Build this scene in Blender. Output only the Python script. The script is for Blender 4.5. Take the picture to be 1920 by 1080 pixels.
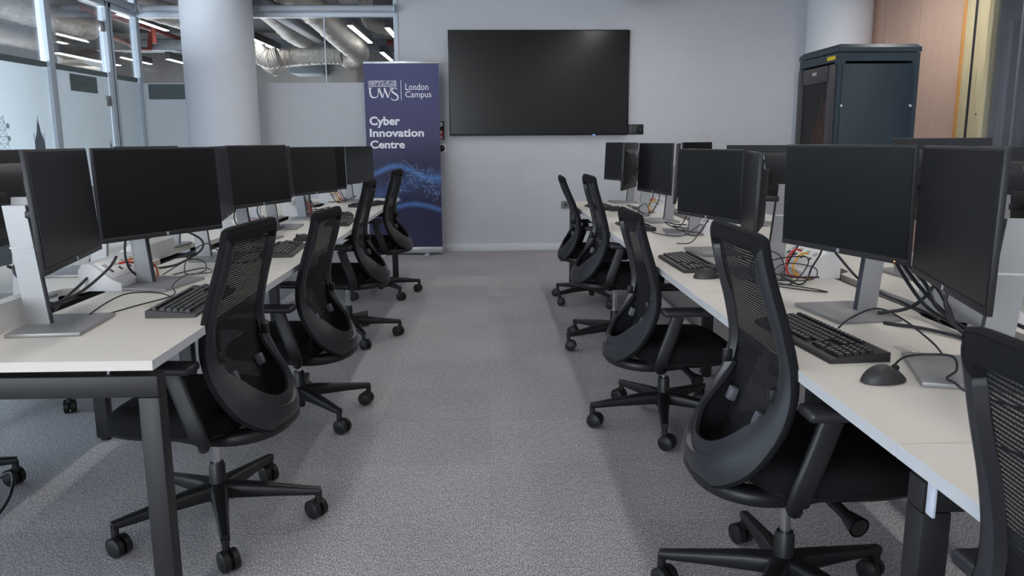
import bpy, bmesh, math, random
from mathutils import Vector, Matrix
random.seed(7)
for _o in list(bpy.data.objects):
    bpy.data.objects.remove(_o)
SC = bpy.context.scene
COL = SC.collection
PI = math.pi

# ------------------------------------------------------------------ camera
cam_d = bpy.data.cameras.new('camera')
cam = bpy.data.objects.new('camera', cam_d)
COL.objects.link(cam)
YAW, PITCH, ROLL, HCAM, FPX = 0.0301190, 0.1822493, -0.0055392, 1.263, 1500.98
_f = Vector((math.sin(YAW) * math.cos(PITCH), math.cos(YAW) * math.cos(PITCH), -math.sin(PITCH)))
_r = Vector((math.cos(YAW), -math.sin(YAW), 0))
_u = _r.cross(_f)
_r2 = math.cos(ROLL) * _r + math.sin(ROLL) * _u
_u2 = -math.sin(ROLL) * _r + math.cos(ROLL) * _u
cam.matrix_world = Matrix((( _r2.x, _u2.x, -_f.x, 0), (_r2.y, _u2.y, -_f.y, 0), (_r2.z, _u2.z, -_f.z, HCAM), (0, 0, 0, 1)))
cam_d.sensor_width = 36.0
cam_d.lens = FPX / 1920 * 36.0
cam_d.clip_start = 0.05
cam_d.dof.use_dof = True
cam_d.dof.focus_distance = 4.2
cam_d.dof.aperture_fstop = 16.0
SC.camera = cam

# ------------------------------------------------------------------ world, exposure
SC.view_settings.view_transform = 'Standard'
SC.view_settings.look = 'None'
SC.view_settings.exposure = 0.84
SC.view_settings.gamma = 1.0
SC.view_settings.use_curve_mapping = False
world = bpy.data.worlds.new('world')
SC.world = world
world.use_nodes = True
_bg = world.node_tree.nodes['Background']
_bg.inputs[0].default_value = (0.85, 0.92, 1.0, 1)
_bg.inputs[1].default_value = 0.36

LAMP_STRENGTH = 19.5          # all the ceiling strip lamps share this

def area_light(name, loc, target, sx, sy, power, col):
    d = bpy.data.lights.new(name, 'AREA')
    d.shape = 'RECTANGLE'; d.size = sx; d.size_y = sy; d.energy = power; d.color = col
    o = bpy.data.objects.new(name, d)
    COL.objects.link(o)
    o.location = loc
    o.rotation_euler = (Vector(target) - Vector(loc)).to_track_quat('-Z', 'Y').to_euler()
    return o
# daylight from the windows beyond the left glass, then two added fill lights
area_light('window_daylight_left', (-6.6, 2.6, 0.95), (-3.0, 2.6, 0.95), 5.0, 1.6, 650, (0.80, 0.90, 1.0))
area_light('rear_fill', (-4.6, -8.0, 1.7), (-2.4, 5.0, 1.3), 5.5, 2.0, 360, (0.86, 0.93, 1.0))  # unseen cool fill behind the camera, added to lift desks, column and walls
area_light('corridor_fill', (-4.6, 16.9, 1.0), (-3.4, 9.3, 1.0), 6.5, 1.6, 90, (0.90, 0.95, 1.0))  # unseen fill added to brighten the frosted film from behind

# ------------------------------------------------------------------ materials
def srgb(r, g, b):
    def f(c):
        c /= 255.0
        return c / 12.92 if c <= 0.04045 else ((c + 0.055) / 1.055) ** 2.4
    return (f(r), f(g), f(b), 1.0)

class NT:
    """small helper around a node tree"""
    def __init__(s, name):
        s.m = bpy.data.materials.new(name)
        s.m.use_nodes = True
        s.t = s.m.node_tree
        s.n = s.t.nodes
        s.b = s.n['Principled BSDF']
        s.out = s.n['Material Output']
    def add(s, typ, **kw):
        nd = s.n.new(typ)
        for k, v in kw.items():
            setattr(nd, k, v)
        return nd
    def lk(s, a, b):
        s.t.links.new(a, b)
    def coord(s, kind='Object', scale=(1, 1, 1)):
        c = s.add('ShaderNodeTexCoord')
        mp = s.add('ShaderNodeMapping')
        mp.inputs['Scale'].default_value = scale
        s.lk(c.outputs[kind], mp.inputs['Vector'])
        return mp.outputs['Vector']
    def math(s, op, a, b=None):
        nd = s.add('ShaderNodeMath', operation=op)
        for i, v in enumerate((a, b)):
            if v is None: continue
            if isinstance(v, (int, float)): nd.inputs[i].default_value = v
            else: s.lk(v, nd.inputs[i])
        return nd.outputs[0]
    def ramp(s, fac, stops):
        r = s.add('ShaderNodeValToRGB')
        el = r.color_ramp.elements
        while len(el) < len(stops): el.new(0.5)
        for e, (p, c) in zip(el, stops):
            e.position = p; e.color = c
        s.lk(fac, r.inputs[0])
        return r.outputs[0]
    def noise(s, vec, scale, detail=4, rough=0.6):
        nd = s.add('ShaderNodeTexNoise')
        nd.inputs['Scale'].default_value = scale
        nd.inputs['Detail'].default_value = detail
        nd.inputs['Roughness'].default_value = rough
        s.lk(vec, nd.inputs['Vector'])
        return nd.outputs[0]
    def mix(s, fac, a, b, blend='MIX'):
        nd = s.add('ShaderNodeMix', data_type='RGBA', blend_type=blend)
        for sock, v in ((nd.inputs[0], fac), (nd.inputs[6], a), (nd.inputs[7], b)):
            if isinstance(v, (int, float)): sock.default_value = v
            elif isinstance(v, tuple): sock.default_value = v
            else: s.lk(v, sock)
        return nd.outputs[2]
    def bump(s, h, strength=0.2, dist=0.01):
        nd = s.add('ShaderNodeBump')
        nd.inputs['Strength'].default_value = strength
        nd.inputs['Distance'].default_value = dist
        s.lk(h, nd.inputs['Height'])
        s.lk(nd.outputs[0], s.b.inputs['Normal'])

def plain(name, col, rough=0.5, metal=0.0, var=0.06, nscale=40, bump=0.0, spec=0.5):
    k = NT(name)
    v = k.coord()
    nz = k.noise(v, nscale, 3)
    lo = tuple(c * (1 - var) for c in col[:3]) + (1,)
    hi = tuple(min(1, c * (1 + var)) for c in col[:3]) + (1,)
    k.lk(k.ramp(nz, [(0.3, lo), (0.7, hi)]), k.b.inputs['Base Color'])
    k.b.inputs['Roughness'].default_value = rough
    k.b.inputs['Metallic'].default_value = metal
    k.b.inputs['Specular IOR Level'].default_value = spec
    if bump: k.bump(nz, bump, 0.002)
    return k.m

def emit(name, col, strength):
    k = NT(name)
    e = k.add('ShaderNodeEmission')
    e.inputs[0].default_value = col; e.inputs[1].default_value = strength
    k.lk(e.outputs[0], k.out.inputs['Surface'])
    return k.m

M = {}
M['white_paint'] = plain('white_wall_paint', srgb(198, 199, 205), 0.75, var=0.02, nscale=6, bump=0.02)
M['column_paint'] = plain('column_paint', srgb(222, 224, 230), 0.6, var=0.02, nscale=5)
M['skirting'] = plain('skirting_paint', srgb(214, 216, 222), 0.45, var=0.02)
M['frame_white'] = plain('aluminium_frame', srgb(196, 205, 216), 0.4, var=0.03)
M['blind'] = plain('blind_fabric', srgb(176, 180, 188), 0.6, var=0.03)
M['desk_top'] = plain('desk_laminate', srgb(228, 221, 212), 0.42, var=0.015, nscale=90)
M['desk_edge'] = plain('desk_edging', srgb(214, 216, 220), 0.4, var=0.015, nscale=90)
M['black_steel'] = plain('black_powder_coat', srgb(36, 35, 38), 0.5, var=0.12, nscale=300, bump=0.05)
M['tray'] = plain('black_tray', srgb(26, 26, 29), 0.6)
M['plastic'] = plain('charcoal_plastic', srgb(46, 46, 51), 0.40, var=0.10, nscale=400, bump=0.03)
M['plastic_dark'] = plain('black_plastic', srgb(24, 24, 26), 0.45, var=0.10, nscale=300, bump=0.03)
M['fabric'] = plain('black_seat_fabric', srgb(24, 24, 26), 0.95, var=0.3, nscale=500, bump=0.25, spec=0.2)
M['rim'] = plain('black_knit_rim', srgb(28, 28, 31), 0.9, var=0.3, nscale=600, bump=0.25, spec=0.2)
M['tab'] = plain('grey_plastic', srgb(92, 94, 102), 0.45)
M['chrome'] = plain('chrome', srgb(200, 202, 206), 0.18, 1.0, var=0.02)
M['rubber'] = plain('caster_rubber', srgb(22, 22, 24), 0.5)
M['silver'] = plain('silver_plastic', srgb(156, 156, 158), 0.38, 0.25, var=0.03, nscale=200)
M['base_grey'] = plain('stand_base_grey', srgb(150, 149, 150), 0.42, 0.3, var=0.03, nscale=200)
M['spine'] = plain('stand_front_grey', srgb(58, 60, 72), 0.5)
M['mon_body'] = plain('monitor_black', srgb(28, 28, 31), 0.48, var=0.08, nscale=300)
M['mon_chin'] = plain('monitor_chin', srgb(44, 44, 48), 0.45, var=0.05)
M['screen'] = plain('screen_matt', srgb(19, 20, 24), 0.36, var=0.04, nscale=20, spec=0.40)
M['tv_screen'] = plain('tv_screen', srgb(22, 22, 22), 0.24, var=0.03, nscale=10, spec=0.30)
M['tv_body'] = plain('tv_bezel', srgb(18, 18, 20), 0.4)
M['logo'] = plain('logo_grey', srgb(190, 192, 198), 0.3, 0.3)
M['key'] = plain('key_black', srgb(34, 33, 35), 0.5, var=0.1)
M['legend'] = plain('key_legend', srgb(170, 170, 172), 0.6)
M['kb_body'] = plain('keyboard_body', srgb(44, 43, 45), 0.5)
M['cable'] = plain('black_cable', srgb(27, 28, 36), 0.45)
M['cable_white'] = plain('white_cable', srgb(205, 205, 205), 0.45)
M['cable_red'] = plain('red_patch_cable', srgb(205, 52, 40), 0.4)
M['cable_yellow'] = plain('yellow_patch_cable', srgb(224, 164, 40), 0.4)
M['cable_orange'] = plain('orange_patch_cable', srgb(216, 110, 40), 0.4)
M['module'] = plain('module_white', srgb(222, 221, 221), 0.4, var=0.015)
M['socket_face'] = plain('socket_white', srgb(238, 237, 238), 0.3, var=0.01)
M['socket_hole'] = plain('socket_slot', srgb(40, 38, 40), 0.6)
M['port_grey'] = plain('port_grey', srgb(112, 112, 118), 0.5)
M['rack'] = plain('rack_paint', srgb(38, 53, 63), 0.45, var=0.05, nscale=500, bump=0.04)
M['rack_front'] = plain('rack_front_paint', srgb(62, 60, 64), 0.5, var=0.05, nscale=500)
M['yellow'] = plain('yellow_label', srgb(222, 196, 40), 0.5)
M['steel'] = plain('brushed_steel', srgb(150, 146, 146), 0.3, 0.9)
M['navy_bar'] = plain('banner_alu', srgb(186, 188, 192), 0.35, 0.6)
M['print_white'] = plain('print_white', srgb(236, 236, 242), 0.6, var=0.01)
M['print_blue'] = plain('print_light_blue', srgb(150, 185, 232), 0.6, var=0.1)
M['print_red'] = plain('print_red', srgb(206, 60, 70), 0.6)
M['sign_grey'] = plain('sign_back', srgb(100, 112, 112), 0.6, var=0.02)
M['sign_text'] = plain('sign_faint_text', srgb(118, 128, 128), 0.6, var=0.02)
M['concrete'] = plain('concrete_soffit', srgb(96, 98, 102), 0.9, var=0.18, nscale=3, bump=0.1)
M['service_grey'] = plain('galvanised_grey', srgb(140, 144, 148), 0.5, 0.3, var=0.08, nscale=12)
M['service_blue'] = plain('painted_beam', srgb(118, 130, 140), 0.6, var=0.06, nscale=8)
M['pipe_red'] = plain('red_oxide_pipe', srgb(150, 62, 52), 0.5, var=0.1, nscale=20)
M['lamp_body'] = plain('lamp_housing', srgb(62, 62, 66), 0.5)
M['diffuser'] = emit('lamp_diffuser', (1.0, 0.985, 0.96, 1), LAMP_STRENGTH)
M['diffuser_far'] = emit('corridor_lamp_diffuser', (1.0, 0.985, 0.96, 1), LAMP_STRENGTH * 0.45)
M['led_blue'] = emit('standby_led', (0.15, 0.25, 1.0, 1), 2.0)
M['led_amber'] = emit('amber_led', (1.0, 0.35, 0.08, 1), 1.5)
M['far_wall'] = plain('far_wall_paint', srgb(176, 172, 168), 0.8, var=0.03, nscale=3)
M['far_blue'] = plain('far_wall_blue', srgb(132, 140, 152), 0.8, var=0.03, nscale=3)
M['dark_panel'] = plain('dark_panel', srgb(84, 92, 108), 0.6, var=0.05, nscale=4)
M['dim_wall'] = plain('dim_wall', srgb(150, 146, 148), 0.8, var=0.04, nscale=3)
M['silhouette'] = plain('film_print_slate', srgb(108, 122, 134), 0.7, var=0.1, nscale=10)
M['silhouette_pale'] = plain('film_print_pale', srgb(190, 204, 211), 0.7, var=0.05)
M['knot_grey'] = plain('knot_grey', srgb(92, 96, 98), 0.6)
M['black_gap'] = plain('black_gasket', srgb(22, 24, 34), 0.5)
M['sticker_black'] = plain('sticker_black', srgb(26, 24, 25), 0.5)
M['sticker_red'] = plain('sticker_red', srgb(196, 44, 44), 0.5)
M['pencil'] = plain('faint_grey_print', srgb(186, 182, 180), 0.6)
M['clip'] = plain('clip_white', srgb(210, 218, 232), 0.35)

def glass_mat(name, tint, gloss=0.07):
    k = NT(name)
    tr = k.add('ShaderNodeBsdfTransparent'); tr.inputs[0].default_value = tint
    gl = k.add('ShaderNodeBsdfGlossy'); gl.inputs['Roughness'].default_value = 0.02
    fr = k.add('ShaderNodeFresnel'); fr.inputs[0].default_value = 1.45
    mx = k.add('ShaderNodeMixShader')
    k.lk(k.math('MULTIPLY', fr.outputs[0], 0.4), mx.inputs[0])
    k.lk(tr.outputs[0], mx.inputs[1]); k.lk(gl.outputs[0], mx.inputs[2])
    k.lk(mx.outputs[0], k.out.inputs['Surface'])
    return k.m
M['glass'] = glass_mat('clear_glass', (0.955, 0.97, 0.975, 1))
M['glass_dim'] = glass_mat('tinted_glass', (0.86, 0.88, 0.92, 1))

def film_mat(name, col, trans=0.55):
    k = NT(name)
    d = k.add('ShaderNodeBsdfDiffuse'); t = k.add('ShaderNodeBsdfTranslucent')
    nz = k.noise(k.coord(), 3, 2)
    c = k.ramp(nz, [(0.3, tuple(x * 0.97 for x in col[:3]) + (1,)), (0.7, col)])
    k.lk(c, d.inputs[0]); k.lk(c, t.inputs[0])
    mx = k.add('ShaderNodeMixShader'); mx.inputs[0].default_value = trans
    k.lk(d.outputs[0], mx.inputs[1]); k.lk(t.outputs[0], mx.inputs[2])
    k.lk(mx.outputs[0], k.out.inputs['Surface'])
    return k.m
M['film'] = film_mat('frosted_film', srgb(242, 247, 249), 0.50)
M['film_grey'] = film_mat('frosted_film_back', srgb(222, 223, 227), 0.25)

def mesh_mat():
    # woven back: open horizontal threads, a real weave you can look through
    k = NT('open_mesh_weave')
    c = k.add('ShaderNodeTexCoord')
    sp = k.add('ShaderNodeSeparateXYZ'); k.lk(c.outputs['Object'], sp.inputs[0])
    wz = k.math('FRACT', k.math('MULTIPLY', sp.outputs[2], 135.0))
    wx = k.math('FRACT', k.math('MULTIPLY', sp.outputs[0], 120.0))
    hole = k.math('MULTIPLY', k.math('GREATER_THAN', wz, 0.62), k.math('GREATER_THAN', wx, 0.16))
    tr = k.add('ShaderNodeBsdfTransparent')
    k.b.inputs['Base Color'].default_value = srgb(30, 30, 33)
    k.b.inputs['Roughness'].default_value = 0.85
    k.b.inputs['Specular IOR Level'].default_value = 0.25
    mx = k.add('ShaderNodeMixShader')
    k.lk(k.math('MULTIPLY', hole, 0.26), mx.inputs[0])
    k.lk(k.b.outputs[0], mx.inputs[1]); k.lk(tr.outputs[0], mx.inputs[2])
    k.lk(mx.outputs[0], k.out.inputs['Surface'])
    return k.m
M['mesh'] = mesh_mat()

def perf_mat():
    k = NT('perforated_steel')
    c = k.add('ShaderNodeTexCoord')
    sp = k.add('ShaderNodeSeparateXYZ'); k.lk(c.outputs['Object'], sp.inputs[0])
    fy = k.math('FRACT', k.math('MULTIPLY', sp.outputs[1], 150.0))
    fz = k.math('FRACT', k.math('MULTIPLY', sp.outputs[2], 150.0))
    hole = k.math('MULTIPLY', k.math('GREATER_THAN', fy, 0.32), k.math('GREATER_THAN', fz, 0.32))
    tr = k.add('ShaderNodeBsdfTransparent')
    k.b.inputs['Base Color'].default_value = srgb(40, 38, 40)
    mx = k.add('ShaderNodeMixShader')
    k.lk(hole, mx.inputs[0]); k.lk(k.b.outputs[0], mx.inputs[1]); k.lk(tr.outputs[0], mx.inputs[2])
    k.lk(mx.outputs[0], k.out.inputs['Surface'])
    return k.m
M['perf'] = perf_mat()

def carpet_mat():
    k = NT('carpet_tiles')
    v = k.coord('Object')
    vs = k.coord('Object', (1.0, 0.45, 1.0))
    n1 = k.noise(vs, 230, 3, 0.8)
    n2 = k.noise(v, 38, 4, 0.7)
    n3 = k.noise(v, 1.3, 2)
    br = k.add('ShaderNodeTexBrick')
    br.inputs['Scale'].default_value = 1.0
    br.inputs['Brick Width'].default_value = 0.5
    br.inputs['Row Height'].default_value = 0.5
    br.inputs['Mortar Size'].default_value = 0.0012
    br.inputs['Color1'].default_value = (0.91, 0.91, 0.915, 1)
    br.inputs['Color2'].default_value = (1.04, 1.03, 1.025, 1)
    br.inputs['Mortar'].default_value = (0.88, 0.88, 0.89, 1)
    br.offset = 0.0
    k.lk(v, br.inputs['Vector'])
    fleck = k.ramp(n1, [(0.32, srgb(96, 95, 98)), (0.5, srgb(168, 166, 168)), (0.68, srgb(242, 239, 239))])
    soft = k.ramp(n2, [(0.3, (0.84, 0.84, 0.86, 1)), (0.7, (1.1, 1.09, 1.09, 1))])
    big = k.ramp(n3, [(0.35, (0.93, 0.935, 0.95, 1)), (0.65, (1.05, 1.035, 1.03, 1))])
    c = k.mix(1.0, fleck, soft, 'MULTIPLY')
    c = k.mix(1.0, c, big, 'MULTIPLY')
    c = k.mix(1.0, c, br.outputs[0], 'MULTIPLY')
    k.lk(c, k.b.inputs['Base Color'])
    k.b.inputs['Roughness'].default_value = 0.95
    k.b.inputs['Specular IOR Level'].default_value = 0.15
    k.bump(n1, 0.5, 0.004)
    return k.m
M['carpet'] = carpet_mat()

def timber_mat(name, c1, c2, c3, sc=(14, 14, 1.2), knots=True):
    k = NT(name)
    v = k.coord('Object', sc)
    n = k.noise(v, 2.2, 5, 0.55)
    c = k.ramp(n, [(0.25, c1), (0.5, c2), (0.8, c3)])
    k.lk(c, k.b.inputs['Base Color'])
    k.b.inputs['Roughness'].default_value = 0.55
    return k.m
M['pine'] = timber_mat('pale_pine', srgb(190, 174, 132), srgb(208, 194, 154), srgb(216, 204, 168), (26, 26, 1.4))
M['pine_orange'] = timber_mat('orange_pine', srgb(190, 130, 66), srgb(212, 152, 84), srgb(222, 166, 98), (20, 20, 1.0))

def ply_mat():
    k = NT('plywood_lining')
    v = k.coord('Object', (1, 1.6, 0.5))
    n = k.noise(v, 5, 6, 0.6)
    fine = k.noise(k.coord('Object', (1, 60, 2)), 3, 4, 0.6)
    c = k.ramp(n, [(0.2, srgb(192, 160, 142)), (0.55, srgb(202, 170, 152)), (0.85, srgb(208, 178, 160))])
    f2 = k.ramp(fine, [(0.3, (0.94, 0.94, 0.94, 1)), (0.7, (1.03, 1.03, 1.03, 1))])
    c = k.mix(1.0, c, f2, 'MULTIPLY')
    vo = k.add('ShaderNodeTexVoronoi'); vo.inputs['Scale'].default_value = 3.0
    k.lk(k.coord('Object', (1, 2.5, 1.2)), vo.inputs['Vector'])
    kn = k.ramp(vo.outputs['Distance'], [(0.03, (0.68, 0.62, 0.58, 1)), (0.07, (1, 1, 1, 1))])
    c = k.mix(1.0, c, kn, 'MULTIPLY')
    k.lk(c, k.b.inputs['Base Color'])
    k.b.inputs['Roughness'].default_value = 0.6
    return k.m
M['ply'] = ply_mat()

def foil_mat():
    k = NT('silver_duct_foil')
    v = k.coord('Object', (1, 1, 1))
    n = k.noise(v, 9, 6, 0.75)
    k.b.inputs['Base Color'].default_value = srgb(222, 216, 208)
    k.b.inputs['Metallic'].default_value = 0.75
    k.b.inputs['Roughness'].default_value = 0.42
    k.bump(n, 0.7, 0.06)
    return k.m
M['foil'] = foil_mat()

def banner_mat():
    # printed artwork: navy field with soft blue waves (ink, so it belongs in the base colour)
    k = NT('banner_print')
    c = k.add('ShaderNodeTexCoord')
    sp = k.add('ShaderNodeSeparateXYZ'); k.lk(c.outputs['Object'], sp.inputs[0])
    x, z = sp.outputs[0], sp.outputs[2]
    field = k.ramp(k.math('DIVIDE', z, 2.1), [(0.0, srgb(43, 41, 78)), (0.42, srgb(37, 35, 70)), (0.62, srgb(50, 46, 90)), (1.0, srgb(50, 51, 106))])
    def wave(z0, amp, fr, ph, w, tilt=0.0):
        s = k.math('MULTIPLY', k.math('SINE', k.math('ADD', k.math('MULTIPLY', x, fr), ph)), amp)
        ctr = k.math('ADD', k.math('ADD', s, z0), k.math('MULTIPLY', x, tilt))
        d = k.math('DIVIDE', k.math('SUBTRACT', z, ctr), w)
        return k.math('POWER', 2.718, k.math('MULTIPLY', k.math('MULTIPLY', d, d), -1.0))
    nz = k.noise(k.coord('Object', (4, 1, 7)), 3, 4, 0.7)
    g = k.math('ADD', wave(0.92, 0.07, 7.5, 2.2, 0.030), wave(0.52, 0.05, 6.5, 0.9, 0.026))
    g = k.math('ADD', g, k.math('MULTIPLY', wave(0.76, 0.09, 5.0, 0.2, 0.10), 0.35))
    g = k.math('MULTIPLY', g, k.math('MULTIPLY', nz, 1.05))
    col = k.mix(k.math('MINIMUM', g, 0.7), field, srgb(96, 150, 226))
    k.lk(col, k.b.inputs['Base Color'])
    k.b.inputs['Roughness'].default_value = 0.5
    return k.m
M['banner'] = banner_mat()

# ------------------------------------------------------------------ mesh helpers
class MB:
    def __init__(s):
        s.v = []; s.f = []
    def raw(s, vs, fs):
        o = len(s.v)
        s.v += [tuple(p) for p in vs]
        s.f += [tuple(i + o for i in f) for f in fs]
        return s
    def bm(s, b):
        b.verts.index_update()
        s.raw([v.co.copy() for v in b.verts], [[v.index for v in f.verts] for f in b.faces])
        b.free()
        return s
    def box(s, c, d, bev=0.0, rot=None, seg=2, taper=None):
        b = bmesh.new()
        bmesh.ops.create_cube(b, size=1.0)
        for v in b.verts:
            v.co = Vector((v.co.x * d[0], v.co.y * d[1], v.co.z * d[2]))
            if taper and v.co.z > 0:
                v.co.x *= taper[0]; v.co.y *= taper[1]
        if bev:
            bmesh.ops.bevel(b, geom=list(b.edges), offset=bev, segments=seg, profile=0.5, affect='EDGES')
        m = Matrix.Translation(Vector(c)) @ (rot.to_4x4() if rot is not None else Matrix())
        b.transform(m)
        return s.bm(b)
    def cyl(s, p0, p1, r0, r1=None, n=16, cap=True):
        r1 = r0 if r1 is None else r1
        p0 = Vector(p0); p1 = Vector(p1)
        t = (p1 - p0).normalized()
        a = Vector((0, 0, 1)) if abs(t.z) < 0.9 else Vector((1, 0, 0))
        u = t.cross(a).normalized(); w = t.cross(u)
        vs = []
        for p, r in ((p0, r0), (p1, r1)):
            for i in range(n):
                q = 2 * PI * i / n
                vs.append(p + r * (math.cos(q) * u + math.sin(q) * w))
        fs = [(i, n + i, n + (i + 1) % n, (i + 1) % n) for i in range(n)]
        if cap:
            fs += [tuple(range(n)), tuple(range(2 * n - 1, n - 1, -1))]
        return s.raw(vs, fs)
    def lathe(s, prof, c=(0, 0, 0), axis='z', n=20):
        c = Vector(c); vs = []; fs = []
        for r, h in prof:
            for i in range(n):
                q = 2 * PI * i / n
                x, y = r * math.cos(q), r * math.sin(q)
                vs.append(c + (Vector((x, y, h)) if axis == 'z' else Vector((h, x, y)) if axis == 'x' else Vector((x, h, y))))
        k = len(prof)
        for j in range(k - 1):
            for i in range(n):
                fs.append((j * n + i, j * n + (i + 1) % n, (j + 1) * n + (i + 1) % n, (j + 1) * n + i))
        fs.append(tuple(range(n - 1, -1, -1))); fs.append(tuple((k - 1) * n + i for i in range(n)))
        return s.raw(vs, fs)
    def loft(s, rings, closed=False, cap=True):
        n = len(rings[0]); vs = [p for r in rings for p in r]; fs = []
        m = len(rings)
        for j in range(m if closed else m - 1):
            j2 = (j + 1) % m
            for i in range(n):
                fs.append((j * n + i, j * n + (i + 1) % n, j2 * n + (i + 1) % n, j2 * n + i))
        if cap and not closed:
            fs.append(tuple(range(n - 1, -1, -1))); fs.append(tuple((m - 1) * n + i for i in range(n)))
        return s.raw(vs, fs)
    def sweep(s, path, w, h, up=Vector((0, 0, 1)), n=10, p=3.2):
        """superelliptic section of half sizes w (sideways) and h (along up) swept on a path; w, h may be lists"""
        rings = []
        for i, c in enumerate(path):
            a = path[max(0, i - 1)]; b = path[min(len(path) - 1, i + 1)]
            t = (Vector(b) - Vector(a)).normalized()
            side = t.cross(up)
            side = side.normalized() if side.length > 1e-4 else Vector((1, 0, 0))
            u2 = side.cross(t)
            ww = w[i] if isinstance(w, (list, tuple)) else w
            hh = h[i] if isinstance(h, (list, tuple)) else h
            ring = []
            for q in range(n):
                an = 2 * PI * (q + 0.5) / n
                ca, sa = math.cos(an), math.sin(an)
                x = math.copysign(abs(ca) ** (2 / p), ca); y = math.copysign(abs(sa) ** (2 / p), sa)
                ring.append(Vector(c) + side * (x * ww) + u2 * (y * hh))
            rings.append(ring)
        return s.loft(rings)
    def tube(s, pts, r, n=8, sub=6):
        pts = crom([Vector(p) for p in pts], sub)
        rings = []; u = None
        for i, c in enumerate(pts):
            t = (pts[min(len(pts) - 1, i + 1)] - pts[max(0, i - 1)])
            t = t.normalized() if t.length > 1e-9 else Vector((0, 0, 1))
            if u is None:
                a = Vector((0, 0, 1)) if abs(t.z) < 0.9 else Vector((1, 0, 0))
                u = t.cross(a).normalized()
            else:
                u = (u - t * u.dot(t)).normalized()
            w = t.cross(u)
            rr = r[i] if isinstance(r, list) else r
            rings.append([c + rr * (math.cos(2 * PI * q / n) * u + math.sin(2 * PI * q / n) * w) for q in range(n)])
        return s.loft(rings)
    def obj(s, name, mat, parent=None, smooth=True, ang=38):
        me = bpy.data.meshes.new(name)
        me.from_pydata(s.v, [], s.f)
        me.validate(); me.update()
        b = bmesh.new(); b.from_mesh(me); bmesh.ops.recalc_face_normals(b, faces=b.faces); b.to_mesh(me); b.free()
        if smooth:
            me.shade_smooth()
            me.set_sharp_from_angle(angle=math.radians(ang))
        mats = mat if isinstance(mat, (list, tuple)) else [mat]
        for q in mats: me.materials.append(M[q])
        o = bpy.data.objects.new(name, me)
        COL.objects.link(o)
        if parent: o.parent = parent
        return o

def crom(p, sub=6):
    if len(p) < 3: return list(p)
    out = []
    for i in range(len(p) - 1):
        a, b, c, d = p[max(0, i - 1)], p[i], p[i + 1], p[min(len(p) - 1, i + 2)]
        for k in range(sub):
            t = k / sub
            out.append(0.5 * ((2 * b) + (c - a) * t + (2 * a - 5 * b + 4 * c - d) * t * t + (-a + 3 * b - 3 * c + d) * t ** 3))
    out.append(p[-1])
    return out

def tag(o, label=None, cat=None, group=None, kind=None):
    if label: o['label'] = label
    if cat: o['category'] = cat
    if group: o['group'] = group
    if kind: o['kind'] = kind
    return o

def thing(name, label, cat, loc=(0, 0, 0), rz=0.0, group=None):
    o = bpy.data.objects.new(name, None)
    o.empty_display_size = 0.1
    COL.objects.link(o)
    o.location = loc; o.rotation_euler = (0, 0, rz)
    return tag(o, label, cat, group)

def kids(o):
    return [c for c in bpy.data.objects if c.parent == o]

def dup(root, label, loc, rz, group=None):
    r = root.copy(); COL.objects.link(r)
    r.location = loc; r.rotation_euler = (0, 0, rz); r['label'] = label
    if group: r['group'] = group
    for ch in kids(root):
        c = ch.copy(); COL.objects.link(c); c.parent = r
        for g in kids(ch):
            d = g.copy(); COL.objects.link(d); d.parent = c
    return r

def part(root, name):
    return [c for c in bpy.data.objects if c.parent == root and c.name.split('.')[0] == name]

def struct(name, mb, mat, label, cat, parent=None, **kw):
    o = mb.obj(name, mat, parent, **kw)
    if parent is None: tag(o, label, cat, None, 'structure')
    return o

def text_obj(name, body, x0, x1, z0, z1, y, mat, parent, bold=0.0, spacing=1.0, depth=0.0006, rot=0.0):
    """lettering fitted to a rectangle in the parent's xz plane, facing -y"""
    cu = bpy.data.curves.new(name, 'FONT')
    cu.body = body; cu.size = 1.0; cu.extrude = 0.002; cu.offset = bold; cu.space_character = spacing
    cu.resolution_u = 3
    to = bpy.data.objects.new(name, cu); COL.objects.link(to)
    dg = bpy.context.evaluated_depsgraph_get()
    me = bpy.data.meshes.new_from_object(to.evaluated_get(dg))
    bpy.data.objects.remove(to); bpy.data.curves.remove(cu)
    xs = [v.co.x for v in me.vertices]; ys = [v.co.y for v in me.vertices]
    ax, bx, ay, by = min(xs), max(xs), min(ys), max(ys)
    for v in me.vertices:
        u = (v.co.x - ax) / (bx - ax); w = (v.co.y - ay) / (by - ay)
        v.co = Vector((x0 + u * (x1 - x0), y - (depth if v.co.z > 0 else 0), z0 + w * (z1 - z0)))
    me.materials.clear(); me.materials.append(M[mat])
    o = bpy.data.objects.new(name, me); COL.objects.link(o)
    if parent: o.parent = parent
    return o

# ================================================================== the setting
YW = 9.26          # back wall
XL = -3.85         # left glass partition
XR = 4.15          # right wall
CEIL = 3.45
struct('floor', MB().box((-2.2, 7.0, -0.05), (17.0, 24.0, 0.1)), 'carpet', 'grey heathered carpet tile floor', 'floor', smooth=False)
struct('ceiling', MB().box((-2.2, 7.0, CEIL + 0.1), (17.0, 24.0, 0.2)), 'concrete', 'bare grey concrete soffit', 'ceiling', smooth=False)
struct('wall_back', MB().box(((-0.97 + 4.4) / 2, YW + 0.06, CEIL / 2), (5.37, 0.12, CEIL)), 'white_paint', 'pale grey painted end wall behind the television', 'wall', smooth=False)
struct('baseboard_back', MB().box(((-0.97 + 3.5) / 2, YW - 0.008, 0.043), (4.47, 0.016, 0.086), 0.004), 'skirting', 'white skirting under the television wall', 'baseboard')
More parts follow.
